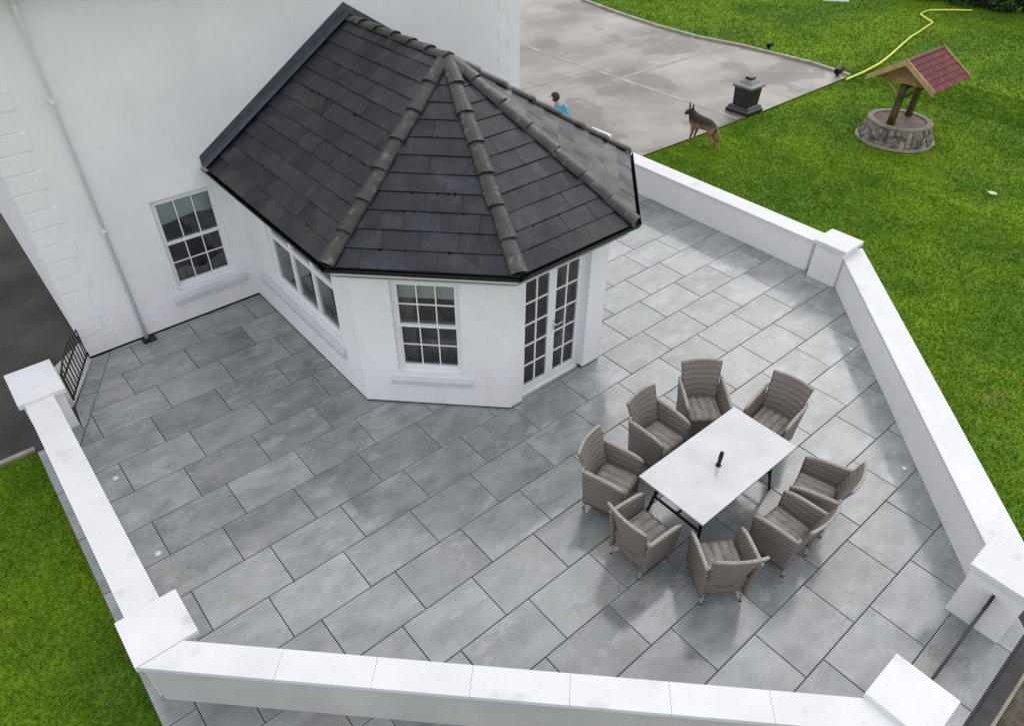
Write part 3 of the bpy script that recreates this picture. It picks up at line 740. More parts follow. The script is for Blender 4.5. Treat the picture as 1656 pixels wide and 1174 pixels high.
for fi, fc in enumerate(faces3):
    a, ux, uy, nn = roof_frame(fc)
    poly = [((Vector(p) - a).dot(ux), (Vector(p) - a).dot(uy)) for p in fc]
    if area(poly) < 0: poly = poly[::-1]
    umin, umax = min(p[0] for p in poly), max(p[0] for p in poly); vmax = max(p[1] for p in poly)
    r = 0; v = -0.03
    while v < vmax:
        vh = v + SG
        u = umin - SW * (0.5 if r % 2 else 0.0) - 0.07 * fi
        while u < umax:
            rect = [(u + 0.0018, v), (u + SW - 0.0018, v), (u + SW - 0.0018, vh), (u + 0.0018, vh)]
            big = [poly[k] for k in range(len(poly))]
            pl = []
            ext = [(x, y if y > 0.001 else -0.04) for x, y in big]
            pl = clipc(rect, ext)
            if len(pl) >= 3 and area(pl) > 0.004:
                lift = rnd.uniform(0.0, 0.004); tw = rnd.uniform(-0.003, 0.003)
                def fr3(x, y, z, a=a, ux=ux, uy=uy, nn=nn, v=v, u=u, lift=lift, tw=tw):
                    h = 0.004 + (1 - (y - v) / SG) * 0.014 + lift + tw * ((x - u) / SW - 0.5)
                    return tuple(a + ux * x + uy * y + nn * (h + z))
                if area(pl) < 0.030 or (fi == 4 and nsl > 285):
                    cuts.prism(pl, 0.0, 0.009, fr3)
                else:
                    sbm = MB(); sbm.prism(pl, 0.0, 0.009, fr3)
                    sbm.build('slate', slate_m, roof); nsl += 1
            u += SW
        v += SG; r += 1
tag(cuts.build('cut_slates', slate_m, roof), kind='stuff')
mb_ = MB()
for q_ in range(46):
    fi = rnd.choice([0, 0, 0, 0, 0, 1, 1, 1, 2]); fc = faces3[fi]; a, ux, uy, nn = roof_frame(fc)
    vv = SG * rnd.randint(1, 9 if fi == 0 else 4) - 0.03; uu = rnd.uniform(0.3, 3.2) if fi == 0 else 1.1 + rnd.uniform(-0.6, 0.6)
    c_ = a + ux * uu + uy * vv + nn * 0.03; s_ = rnd.uniform(0.010, 0.024)
    n0 = len(mb_.v)
    for k in range(7):
        an = 2 * math.pi * k / 7; mb_.v.append(tuple(c_ + ux * (s_ * 1.1 * math.cos(an)) + uy * (s_ * rnd.uniform(0.9, 2.0) * math.sin(an)) - nn * 0.012))
    mb_.v.append(tuple(c_ + nn * 0.008))
    for k in range(7): mb_.f.append((n0 + k, n0 + (k + 1) % 7, n0 + 7))
moss = mb_.build('moss', mat('dark_moss', (0.012, 0.011, 0.009), 0.9, 0.1), roof); tag(moss, kind='stuff')
# hip and ridge tiles
def cap_chain(p0, p1, n, name, rad=0.115, lift=0.0):
    p0, p1 = Vector(p0), Vector(p1); d = (p1 - p0); Ls = d.length / n; t = d.normalized()
    side = t.cross(Vector((0, 0, 1))).normalized(); up = side.cross(t).normalized()
    for i in range(n):
        a = p0 + t * (Ls * i - 0.02); c = p0 + t * (Ls * (i + 1) + 0.025)
        b = MB(); seg = 7; ra, rc = rad * 0.9, rad * 1.08
        jit = rnd.uniform(-0.012, 0.012)
        idx = []
        for (q, r_, h) in ((a, ra, 0.0), (c, rc, 0.022)):
            for k in range(seg + 1):
                an = math.pi * k / seg
                b.v.append(tuple(q + side * (r_ * math.cos(an) + jit) + up * (r_ * 0.62 * math.sin(an) + h - 0.022 + lift)))
            for k in range(seg + 1):
                an = math.pi * k / seg
                b.v.append(tuple(q + side * ((r_ - 0.015) * math.cos(an) + jit) + up * ((r_ - 0.015) * 0.62 * math.sin(an) + h - 0.03 + lift)))
        m_ = seg + 1
        for k in range(seg):
            b.f.append((k, k + 1, 2 * m_ + k + 1, 2 * m_ + k)); b.f.append((m_ + k + 1, m_ + k, 3 * m_ + k, 3 * m_ + k + 1))
            b.f.append((2 * m_ + k, 2 * m_ + k + 1, 3 * m_ + k + 1, 3 * m_ + k)); b.f.append((k + 1, k, m_ + k, m_ + k + 1))
        b.f.append((0, 2 * m_, 3 * m_, m_)); b.f.append((seg, m_ + seg, 3 * m_ + seg, 2 * m_ + seg))
        b.build(name, hip_m, roof)
ap3 = (*APX, ZA + 0.01)
for e in (EAVE[1], EAVE[2], EAVE[3], EAVE[4]):
    q = Vector((*e, ZE + 0.02)); pp = Vector(ap3); cap_chain(pp, q, 7, 'hip_tile', 0.108 if e[0] < 7 else 0.085, 0.015)
cap_chain((CX, 2.42, ZA + 0.01), (CX, -0.14, ZA + 0.01), 6, 'ridge_tile', 0.095, -0.01)
# lead flashing along the house wall
b = MB()
for sx, ex in ((EL - 0.06, CX), (ER + 0.06, CX)):
    zs_ = ZE + 0.0; a = Vector((sx, 2.492, zs_)); c = Vector((ex, 2.492, ZA + 0.03)); upv = Vector((0, 0, 1))
    t = (c - a).normalized()
    b.quad(a, c, c + upv * 0.16, a + upv * 0.15)
    b.quad(a + Vector((0, -0.16, 0.035)), c + Vector((0, -0.16, 0.035)), c + Vector((0, 0, 0.05)), a + Vector((0, 0, 0.05)))
    b.quad(a + upv * 0.15, c + upv * 0.16, c + upv * 0.16 + Vector((0, 0.01, 0)), a + upv * 0.15 + Vector((0, 0.01, 0)))
fo = b.build('lead_flashing', lead_m, sun_room)
so = fo.modifiers.new('thick', 'SOLIDIFY'); so.thickness = 0.006; so.offset = 1
# fascia, soffit, gutter
for i in range(5):
    a, c = EAVE[i], EAVE[i + 1]
    f_, l_ = run_frame(a, c)
    inset = 0.0
    b = MB(); b.box((0.03, -0.075, ZE - 0.165), (l_ - 0.03, -0.05, ZE - 0.012), f_); b.build('fascia', upvc, sun_room)
    g = MB(); seg = 8
    n0 = 0
    ends = []
    gx0 = -0.02 if i else 0.0; gx1 = l_ + 0.02 if i < 4 else l_
    for u in (gx0, gx1):
        for r_ in (0.080, 0.073):
            for k in range(seg + 1):
                an = math.pi + math.pi * k / seg
                g.v.append(f_(u, 0.022 + r_ * math.cos(an), ZE - 0.002 + r_ * math.sin(an) * 1.05))
    m_ = seg + 1
    for k in range(seg):
        g.f.append((k, k + 1, 2 * m_ + k + 1, 2 * m_ + k)); g.f.append((m_ + k + 1, m_ + k, 3 * m_ + k, 3 * m_ + k + 1))
    g.f.append((0, 2 * m_, 3 * m_, m_)); g.f.append((seg, m_ + seg, 3 * m_ + seg, 2 * m_ + seg))
    g.build('gutter', black_m, sun_room)
sf = MB()
inner = [(XL - 0.0, 2.47), (XL, -1.03), (4.54, -2.47), (6.30, -2.47), (XR, -1.03), (XR, 2.47)]
outer_ = [(EL + 0.055, 2.47), (EL + 0.055, -1.102), (4.443, -2.675), (6.397, -2.675), (ER - 0.055, -1.102), (ER - 0.055, 2.47)]
for i in range(5):
    for z, rev in ((2.20, False), (2.235, True)):
        q = [(*outer_[i], z), (*outer_[i + 1], z), (*inner[i + 1], z), (*inner[i], z)]
        sf.quad(*(q if rev else q[::-1]))
sf.build('soffit', upvc, sun_room)

# ------------------------------------------------------------------ gates
def gate(loc, rz, width, label, zend=0.50, zmid=0.62, nb=9):
    root = empty('gate', loc, rz); tag(root, label, 'gate', 'small black bow-topped iron gates')
    def top(u): return zend + (zmid - zend) * math.sin(math.pi * u)
    b = MB(); b.box((0, -0.012, 0.03), (0.03, 0.012, zend + 0.02)); b.build('frame_post', iron_m, root)
    b = MB(); b.box((width - 0.03, -0.012, 0.03), (width, 0.012, zend + 0.02)); b.build('frame_post', iron_m, root)
    b = MB(); b.box((0.03, -0.010, 0.05), (width - 0.03, 0.010, 0.075)); b.build('rail', iron_m, root)
    b = MB(); b.box((0.03, -0.010, 0.40), (width - 0.03, 0.010, 0.42)); b.build('rail', iron_m, root)
    b = MB(); b.tube([(0.015 + (width - 0.03) * k / 14, 0, top(k / 14)) for k in range(15)], 0.014, 6); b.build('top_rail', iron_m, root)
    for i in range(1, nb + 1):
        u = i / (nb + 1); x = u * width
        b = MB(); b.tube([(x, 0, 0.06), (x, 0, top(u))], 0.009, 6); b.build('bar', iron_m, root)
    return root
a = Vector((0.36, 2.56)); c = Vector((-0.10, 1.60)); d = c - a
gate((a.x, a.y, 0), math.atan2(d.y, d.x), d.length, 'small black bow-topped gate between the house corner and a pillar')
g2 = gate((6.10, -8.13, 0), math.pi, 1.37, 'black gate seen edge-on between the two lower right pillars', 0.55, 0.62)
b = MB(); b.box((0.0, -0.016, 0.50), (0.17, 0.016, 0.58)); b.build('latch', iron_m, g2)

# ------------------------------------------------------------------ table
tab = empty('dining_table', (5.35, -5.30, 0)); tag(tab, 'rectangular pale grey outdoor dining table on a dark frame', 'table')
b = MB(); b.box((-0.90, -0.455, 0.70), (0.90, 0.455, 0.722)); b.build('table_top', table_m, tab, bevel=0.004)
b = MB(); b.box((-0.86, -0.415, 0.655), (0.86, 0.415, 0.699)); b.build('apron', iron_m, tab)
for sx in (-1, 1):
    for sy in (-1, 1):
        b = MB(); b.tube([(sx * 0.66, sy * 0.30, 0.66), (sx * 0.68, sy * 0.33, 0.35), (sx * 0.74, sy * 0.37, 0.0)], [0.024, 0.022, 0.018], 8); b.build('leg', iron_m, tab, smooth=True)
b = MB(); b.tube([(-0.68, 0, 0.30), (0.68, 0, 0.30)], 0.018, 8); b.build('stretcher', iron_m, tab)
for sx in (-1, 1):
    b = MB(); b.tube([(sx * 0.68, -0.33, 0.30), (sx * 0.68, 0.33, 0.30)], 0.018, 8); b.build('stretcher', iron_m, tab)
stub = empty('parasol_stub', (5.28, -5.33, 0.722)); tag(stub, 'short black parasol stub standing upright in the middle of the table', 'parasol stub')
b = MB(); b.tube([(0, 0, 0), (0.0, 0, 0.03), (0.005, 0.0, 0.12), (0.01, 0, 0.20), (0.012, 0, 0.215)], [0.012, 0.02, 0.026, 0.024, 0.014], 10); b.build('sleeve', black_m, stub, smooth=True)
b = MB(); b.tube([(0, 0, 0), (0, 0, 0.012)], 0.034, 12); b.build('collar', black_m, stub)

# ------------------------------------------------------------------ chairs
def make_chair():
    """origin on the ground under the seat, faces +Y, 0.56 wide"""
    root = empty('wicker_chair')
    HW = 0.27
    # back: curved panel flaring to the top
    def back(u, v):
        s = u * 2 - 1; w = HW * (0.86 + 0.16 * v ** 2)
        z = 0.30 + 0.62 * v + 0.012 * (1 - s * s) * (v ** 4)
        y = -0.225 - 0.16 * v ** 1.3 + 0.075 * s * s * (1 - 0.45 * v)
        return (s * w, y, z)
    b = MB(); b.sheet(back, 14, 14, 0.03); b.build('backrest', wicker_m, root, smooth=True)
    b = MB(); b.tube([back(k / 12, 1.0) for k in range(13)], 0.019, 7); b.build('back_rim', rim_m, root, smooth=True)
    for s in (-1, 1):
        def arm(u, v, s=s):
            # u 0 back .. 1 front ; v 0 bottom .. 1 top
            zt = 0.70 - 0.035 * u - 0.05 * u ** 6
            y = -0.24 + 0.50 * u
            x = HW * (0.90 + 0.16 * v ** 1.5 - 0.02 * u)
            y += -0.015 * v * (1 - u) * 2 + 0.0
            return (s * x, y, 0.13 + (zt - 0.13) * v)
        b = MB(); b.sheet(arm, 10, 10, 0.034); b.build('armrest', wicker_m, root, smooth=True)
        pts = [back(0.5 + s * 0.5, 0.72)] + [arm(k / 10, 1.0) for k in range(0, 11)]
        b = MB(); b.tube(pts, [0.018] + [0.024] * 9 + [0.022, 0.014], 7); b.build('arm_rim', rim_m, root, smooth=True)
    # seat base skirt
    def ring(hx, y0, y1, z): return [(-hx, y0, z), (hx, y0, z), (hx, y1, z), (-hx, y1, z)]
    b = MB(); r0 = ring(0.205, -0.20, 0.215, 0.12); r1 = ring(0.235, -0.225, 0.25, 0.40)
    b.v = r0 + r1; b.f = [(0, 3, 2, 1), (4, 5, 6, 7)] + [(i, (i + 1) % 4, 4 + (i + 1) % 4, 4 + i) for i in range(4)]
    b.build('seat', wicker_m, root, bevel=0.015)
    def padf(u, v):
        x = -0.215 + 0.43 * u; y = -0.205 + 0.455 * v
        edge = min(u, 1 - u, v, 1 - v); 
        return (x, y, 0.412 + 0.034 * min(1, edge * 9) ** 0.5 - 0.022 * abs(math.sin(u * math.pi * 4.0 + 0.5)) ** 8)
    b = MB(); b.sheet(padf, 48, 10, 0.02); b.build('seat_pad', pad_m, root, smooth=True)
    for sx in (-1, 1):
        for sy, ty in ((-1, -0.235), (1, 0.235)):
            b = MB(); b.tube([(sx * 0.215, ty * 0.9, 0.13), (sx * 0.222, ty, 0.0)], [0.021, 0.015], 8); b.build('leg', rim_m, root)
            b = MB(); b.tube([(sx * 0.222, ty, -0.0), (sx * 0.2215, ty, 0.018)], 0.018, 8); b.build('foot_cap', black_m, root)
    return root
chair0 = make_chair()
CHG = 'wicker armchairs round the dining table'
chairs = [((6.23, -4.42), (-0.62, -0.79), 'wicker armchair at the far left corner of the table, squarely facing the camera'),
          ((5.36, -4.40), (0.06, -1.0), 'wicker armchair in the middle of the row on the sunroom side of the table'),
          ((4.38, -4.53), (0.32, -0.95), 'wicker armchair nearest the french doors at the left corner of the table'),
          ((4.10, -5.28), (1.0, -0.03), 'wicker armchair facing the near short end of the table, back to the camera'),
          ((4.45, -6.06), (0.57, 0.82), 'wicker armchair standing lowest in the photo, turned diagonally to the table'),
          ((6.70, -5.17), (-1.0, -0.10), 'wicker armchair at the far short end of the table by the right wall'),
          ((6.07, -6.20), (-0.25, 0.97), 'wicker armchair nearest the right wall, touching the next chair\'s arm'),
          ((5.34, -6.27), (0.02, 1.0), 'wicker armchair between two others on the lower right side of the table')]
for i, ((x, y), (dx, dy), lab) in enumerate(chairs):
    o = chair0 if i == 0 else copy_tree(chair0)
    o.location = (x, y, 0); o.rotation_euler = (0, 0, math.atan2(dy, dx) - math.pi / 2)
    tag(o, lab, 'chair', CHG)

# ------------------------------------------------------------------ wishing well
WX, WY = 18.38, -1.03
well = empty('wishing_well', (WX, WY, -0.05)); tag(well, 'stone wishing well with a red shingled roof on two log posts on the lawn', 'wishing well')
ringb = MB(); NS = 34
stp = well
for ring_i in range(3):
    for i in range(NS):
        if ring_i == 0: pass
        a0 = 2 * math.pi * (i + 0.5 * (ring_i % 2) * 0) / NS; a1 = a0 + 2 * math.pi / NS * 0.90
        zz0 = 0.03 + ring_i * 0.14 + rnd.uniform(-0.008, 0.008); zz1 = zz0 + 0.132
        R0 = 0.86 - 0.05 * ring_i + rnd.uniform(-0.015, 0.03); Rt = R0 - 0.04
        Ri = 0.62
        b = ringb; n0 = len(b.v)
        for (R_, z_) in ((R0, zz0), (Rt, zz1), (Ri, zz1), (Ri, zz0)):
            for an in (a0, (a0 + a1) / 2, a1):
                rr = R_ + (0.018 if R_ > 0.65 and an not in (a0, a1) else 0)
                b.v.append((rr * math.cos(an), rr * math.sin(an), z_))
        for r_ in range(4):
            q = (r_ + 1) % 4
            for k in range(2): b.f.append((n0 + r_ * 3 + k, n0 + r_ * 3 + k + 1, n0 + q * 3 + k + 1, n0 + q * 3 + k))
        b.f.append((n0, n0 + 3, n0 + 6, n0 + 9)); b.f.append((n0 + 2, n0 + 11, n0 + 8, n0 + 5))
st = ringb.build('stone_ring', wellstone_m, well); st['kind'] = 'stuff'
b = MB(); b.tube([(0, 0, 0.0), (0, 0, 0.415)], [0.83, 0.70], 32); b.build('core', mat('well_mortar', (0.10, 0.09, 0.08), 0.9, 0.2, var=0.3), well)
b = MB(); b.tube([(0, 0, 0.40), (0, 0, 0.462)], [0.625, 0.605], 32); b.build('well_fill', wellfill_m, well)
def annulus(mb, r0, r1, z0, z1, n=40):
    n0 = len(mb.v)
    for i in range(n):
        a = 2 * math.pi * i / n; w = 1 + 0.012 * math.sin(i * 7.3)
        for r_, z_ in ((r0, z0), (r1 * w, z0), (r1 * w, z1), (r0, z1)): mb.v.append((r_ * math.cos(a), r_ * math.sin(a), z_))
    for i in range(n):
        j = (i + 1) % n
        for k in range(4):
            l_ = (k + 1) % 4; mb.f.append((n0 + i * 4 + k, n0 + j * 4 + k, n0 + j * 4 + l_, n0 + i * 4 + l_))
b = MB(); annulus(b, 0.61, 0.745, 0.448, 0.492); b.build('rim', mat('well_rim', (0.34, 0.30, 0.25), 0.8, 0.3, var=0.3, vscale=5, bump=0.4), well)
b = MB(); annulus(b, 0.80, 0.91, 0.0, 0.055); b.build('base_ring', kerb_m, well)
for px, r_ in ((-0.46, 0.085), (0.46, 0.075)):
    b = MB(); b.tube([(px, 0.02, 0.40), (px - 0.01, 0.0, 0.9), (px + 0.02, 0.01, 1.45), (px, 0, 1.80)], [r_ * 1.15, r_, r_ * 0.95, r_], 10); b.build('log_post', postwood_m, well, smooth=True)
    for sy in (-1, 1):
        b = MB(); b.tube([(px - 0.02, 0.03 * sy, 1.12), (px - 0.03, 0.25 * sy, 1.32), (px - 0.03, 0.45 * sy, 1.50)], [0.045, 0.04, 0.035], 8); b.build('brace', trimwood_m if sy > 0 else postwood_m, well, smooth=True)
b = MB(); b.tube([(-0.5, 0, 1.30), (0.5, 0, 1.30)], 0.04, 8); b.build('windlass', postwood_m, well)
RZ, EZ, HX_ = 1.95, 1.46, 0.90
yl, yr = 0.80, -0.80
wr = empty('well_roof'); wr.parent = well; wr.location = (0.16, 0, 0)
b = MB()
b.v = [(-HX_ + 0.12, yl * 0.85, EZ + 0.02), (-HX_ + 0.12, yr * 0.85, EZ + 0.02), (-HX_ + 0.12, 0, RZ - 0.04), (-HX_ + 0.16, yl * 0.85, EZ + 0.02), (-HX_ + 0.16, yr * 0.85, EZ + 0.02), (-HX_ + 0.16, 0, RZ - 0.04)]
b.f = [(0, 2, 1), (3, 4, 5), (0, 1, 4, 3), (1, 2, 5, 4), (2, 0, 3, 5)]
for p in range(1): b.build('gable_board', wood_m, wr)
b2 = MB(); b2.v = [(x * -1, y, z) for x, y, z in b.v]; b2.f = [f[::-1] for f in b.f]; b2.build('gable_board', wood_m, wr)
for sy in (1, -1):
    ye = 0.80 * sy
    b = MB(); n_ = Vector((0, sy * (RZ - EZ), 0.80)).normalized() * 0.025
    q = [Vector((-HX_, 0, RZ)), Vector((HX_, 0, RZ)), Vector((HX_, ye, EZ)), Vector((-HX_, ye, EZ))]
    b.sheet(lambda u, v: q[0].lerp(q[1], u).lerp(q[3].lerp(q[2], u), v), 1, 1, 0.03); b.build('roof_board', wood_m, wr)
    # shingles in courses
    nc, nr = 9, 6
    for r_ in range(nr):
        for c_ in range(nc + (r_ % 2)):
            ua = (c_ - 0.5 * (r_ % 2)) / nc; ub = ua + 1 / nc; ua, ub = max(0, ua) + 0.004, min(1, ub) - 0.004
            va, vb = r_ / nr, (r_ + 1) / nr
            def P(u, v, h): return q[0].lerp(q[1], u).lerp(q[3].lerp(q[2], u), v) + n_ * (h / 0.025)
            sh = MB(); th_ = 0.012
            pts = [P(ua, va, 0.018), P(ub, va, 0.018), P(ub, vb + 0.01, 0.034), P(ua, vb + 0.01, 0.034)]
            up_ = n_.normalized() * th_
            sh.v = [tuple(p) for p in pts] + [tuple(p + up_) for p in pts]
            sh.f = [(0, 3, 2, 1), (4, 5, 6, 7), (0, 1, 5, 4), (1, 2, 6, 5), (2, 3, 7, 6), (3, 0, 4, 7)]
            sh.build('shingle', redtile_m, wr)
    for sx in (-1, 1):
        b = MB(); p0 = Vector((sx * (HX_ + 0.02), 0, RZ + 0.02)); p1 = Vector((sx * (HX_ + 0.02), ye * 1.02, EZ + 0.0))
        b.sheet(lambda u, v: p0.lerp(p1, u) + Vector((0, 0, -0.07 + 0.13 * v)), 1, 1, 0.035); b.build('barge_board', trimwood_m, wr)
b = MB(); b.tube([(-HX_ - 0.03, 0, RZ + 0.035), (HX_ + 0.03, 0, RZ + 0.035)], 0.035, 6); b.build('ridge_cap', mat('dark_red_ridge', (0.10, 0.03, 0.028), 0.6), wr)

# ------------------------------------------------------------------ granite pedestal
ped = empty('stone_pedestal', (17.02, 2.50, -0.035)); ped.scale = (0.88, 0.88, 0.87); tag(ped, 'black stepped granite pedestal with a grey cap at the driveway edge', 'pedestal')
def frustum(levels):
    b = MB()
    for h, z in levels: b.v += [(-h, -h, z), (h, -h, z), (h, h, z), (-h, h, z)]
    n = len(levels); b.f.append((3, 2, 1, 0)); b.f.append(tuple(4 * (n - 1) + k for k in range(4)))
    for r_ in range(n - 1):
        for k in range(4):
            j = (k + 1) % 4; b.f.append((4 * r_ + k, 4 * r_ + j, 4 * r_ + 4 + j, 4 * r_ + 4 + k))
    return b
frustum([(0.40, 0), (0.40, 0.10), (0.37, 0.12), (0.34, 0.20), (0.30, 0.22)]).build('base', granite_m, ped, bevel=0.01)
frustum([(0.27, 0.221), (0.29, 0.72)]).build('shaft', granite_m, ped, bevel=0.008)
frustum([(0.30, 0.721), (0.345, 0.77), (0.345, 0.81), (0.22, 0.86), (0.20, 0.90)]).build('cap', granite_top_m, ped, bevel=0.008)
frustum([(0.19, 0.901), (0.13, 0.95), (0.12, 0.965)]).build('cap_step', granite_top_m, ped)
frustum([(0.10, 0.966), (0.115, 1.0), (0.10, 1.03)]).build('finial', black_m, ped)

# ------------------------------------------------------------------ hose, lamps, small things
hz = -0.03
hp = [(21.5, 2.05), (22.6, 2.08), (23.8, 2.2), (24.9, 2.42), (26.3, 2.75), (27.5, 3.02), (28.6, 3.18), (30.0, 3.42), (30.12, 3.52), (30.5, 3.95), (30.85, 4.28), (31.2, 4.36), (31.75, 4.36), (32.4, 3.9), (33.04, 3.3)]
b = MB(); b.tube([(x, y, hz + 0.03) for x, y in hp], 0.035, 6); b.build('garden_hose', hose_m); tag(bpy.data.objects['garden_hose'], 'yellow garden hose snaking across the lawn to the hedge', 'hose')
def garden_lamp(x, y, lab, s=1.0, boxy=False):
    t = empty('garden_lamp', (x, y, -0.03)); tag(t, lab, 'garden lamp', 'small black lamps at the driveway edge')
    b = MB(); b.tube([(0, 0, 0), (0, 0, 0.08 * s)], [0.05 * s, 0.04 * s], 10); b.build('spike', black_m, t)
    b = MB(); b.tube([(-0.10 * s, 0, 0.14 * s), (0.12 * s, 0.02, 0.17 * s)], [0.10 * s, 0.13 * s], 12); b.build('lamp_head', black_m, t)
    b = MB(); b.tube([(0.12 * s, 0.02, 0.17 * s), (0.13 * s, 0.021, 0.171 * s)], 0.11 * s, 12); b.build('lens', light_m, t)
garden_lamp(21.7, 2.45, 'black spot lamp at the driveway corner where the yellow hose begins', 0.95)
garden_lamp(22.5, 5.4, 'black spot lamp on the grass midway along the far kerb', 0.75)
b = MB(); b.box((-0.5, -0.03, 0), (0.5, 0.03, 0.05)); wl = b.build('edging_board', upvc); wl.location = (30.3, 7.5, -0.03); wl.rotation_euler = (0, 0, -0.85); wl.scale = (1.0, 1, 1)
tag(wl, 'thin white board lying on the far lawn at the top edge', 'board')
b = MB(); b.sheet(lambda u, v: (0.12 * (u - 0.5) * (1 - (2 * v - 1) ** 2) , 0.16 * (v - 0.5), 0.012 * math.sin(u * 3)), 4, 6, 0.002)
lf_ = b.build('fallen_leaf', mat('pale_leaf', (0.6, 0.6, 0.35), 0.6), None); lf_.location = (16.99, -3.96, 0.0); lf_.scale = (1.3, 1.3, 1)
tag(lf_, 'small pale leaf lying on the open lawn right of the wall', 'leaf')

# ------------------------------------------------------------------ skinned figures
def skinned(name, verts, edges, radii, m, parent, levels=2, root=0):
    me = bpy.data.meshes.new(name); me.from_pydata(verts, edges, []); me.update()
    o = link(name, me, None, parent); 
    sk = o.modifiers.new('skin', 'SKIN'); sk.use_smooth_shade = True
    lay = me.skin_vertices[0].data if me.skin_vertices else None
    if lay is None:
        bpy.context.view_layer.objects.active = o
        lay = o.data.skin_vertices[0].data
    for i, r_ in enumerate(radii):
        lay[i].radius = r_ if isinstance(r_, tuple) else (r_, r_)
    lay[root].use_root = True
    ss = o.modifiers.new('sub', 'SUBSURF'); ss.levels = levels; ss.render_levels = levels
    dg = bpy.context.evaluated_depsgraph_get()
    me2 = bpy.data.meshes.new_from_object(o.evaluated_get(dg))
    o.modifiers.clear(); o.data = me2
    if not me2.materials: me2.materials.append(m)
    else: me2.materials[0] = m
    for p in me2.polygons: p.use_smooth = True
    return o

# dog: local +Y forward (head), stands on the lawn edge
dog = empty('dog', (14.30, 1.82, -0.035), math.radians(5)); dog.scale = (1.08, 0.95, 0.97); tag(dog, 'German shepherd dog standing on the lawn edge, black saddle and tan legs', 'dog')
V = [(0, -0.26, 0.50), (0, 0.0, 0.52), (0, 0.24, 0.53), (0, 0.36, 0.62), (0.0, 0.42, 0.72),               # 0-4 spine,neck,head base
     (0.085, 0.26, 0.42), (0.085, 0.23, 0.27), (0.085, 0.27, 0.13), (0.085, 0.27, 0.035), (0.085, 0.31, 0.025),     # 5-9 front r
     (-0.085, 0.26, 0.42), (-0.085, 0.24, 0.27), (-0.085, 0.28, 0.13), (-0.085, 0.28, 0.035), (-0.085, 0.32, 0.025),  # 10-14
     (0.09, -0.27, 0.40), (0.09, -0.22, 0.28), (0.09, -0.36, 0.17), (0.09, -0.335, 0.035), (0.09, -0.29, 0.025),      # 15-19 hind
     (-0.09, -0.27, 0.40), (-0.09, -0.24, 0.28), (-0.09, -0.40, 0.17), (-0.09, -0.375, 0.035), (-0.09, -0.33, 0.025),  # 20-24
     (0, -0.36, 0.47), (0, -0.45, 0.36), (0.01, -0.48, 0.22), (0.01, -0.46, 0.14),                              # 25-28 tail
     (-0.045, 0.455, 0.735), (-0.115, 0.475, 0.695), (-0.15, 0.48, 0.68)]                                        # 29-31 head, muzzle
E_ = [(0, 1), (1, 2), (2, 3), (3, 4), (2, 5), (5, 6), (6, 7), (7, 8), (8, 9), (2, 10), (10, 11), (11, 12), (12, 13), (13, 14),
      (0, 15), (15, 16), (16, 17), (17, 18), (18, 19), (0, 20), (20, 21), (21, 22), (22, 23), (23, 24), (0, 25), (25, 26), (26, 27), (27, 28), (4, 29), (29, 30), (30, 31)]
Rr = [(0.14, 0.145), (0.14, 0.155), (0.145, 0.17), (0.11, 0.125), (0.095, 0.095), 0.07, 0.042, 0.03, 0.026, 0.026, 0.07, 0.042, 0.03, 0.026, 0.026,
      0.09, 0.065, 0.034, 0.026, 0.027, 0.09, 0.065, 0.034, 0.026, 0.027, 0.05, 0.055, 0.06, 0.035, 0.08, 0.048, 0.035]
skinned('body', V, E_, Rr, fur_m, dog, 2, 1)
for s in (-1, 1):
    b = MB(); b.sheet(lambda u, v: (-0.005 + s * 0.02 + (u - 0.5) * 0.02, 0.435 + s * 0.062 + (u - 0.5) * 0.07 * (1 - v) ** 0.7, 0.785 + 0.135 * v), 4, 5, 0.014); b.build('ear', furdark_m, dog, smooth=True)
    b = MB(); b.tube([(-0.115, 0.465 + s * 0.036, 0.757), (-0.124, 0.466 + s * 0.036, 0.757)], 0.009, 6); b.build('eye', black_m, dog)
b = MB(); b.tube([(-0.165, 0.482, 0.69), (-0.188, 0.484, 0.688)], [0.022, 0.012], 8); b.build('nose', black_m, dog)

# child bending forward, local -X forward
ch = empty('person', (11.60, 3.99, -0.035), math.radians(-62)); ch.scale = (1.08, 1.08, 1.08); tag(ch, 'child in a bright blue top leaning forward, seen over the roof edge', 'person')
V = [(0.10, 0, 0.58), (0.02, 0, 0.72), (-0.08, 0, 0.86), (-0.13, 0, 0.95), (-0.165, 0, 0.985), (-0.19, 0, 1.045),
     (0.10, 0.07, 0.50), (0.02, 0.08, 0.30), (0.10, 0.08, 0.06), (0.02, 0.08, 0.03),
     (0.10, -0.07, 0.50), (0.00, -0.08, 0.30), (0.09, -0.08, 0.06), (0.01, -0.08, 0.03),
     (-0.08, 0.13, 0.86), (-0.14, 0.18, 0.70), (-0.26, 0.14, 0.60), (-0.31, 0.13, 0.57), (-0.08, -0.13, 0.86), (-0.14, -0.18, 0.70), (-0.26, -0.14, 0.60), (-0.31, -0.13, 0.57)]
E_ = [(0, 1), (1, 2), (2, 3), (3, 4), (4, 5), (0, 6), (6, 7), (7, 8), (8, 9), (0, 10), (10, 11), (11, 12), (12, 13), (2, 14), (14, 15), (15, 16), (16, 17), (2, 18), (18, 19), (19, 20), (20, 21)]
Rr = [0.085, 0.09, 0.085, 0.042, 0.078, 0.082, 0.07, 0.048, 0.035, 0.035, 0.07, 0.048, 0.035, 0.035, 0.042, 0.032, 0.024, 0.026, 0.042, 0.032, 0.024, 0.026]
skinned('body', V, E_, Rr, skin_m, ch, 2, 0)
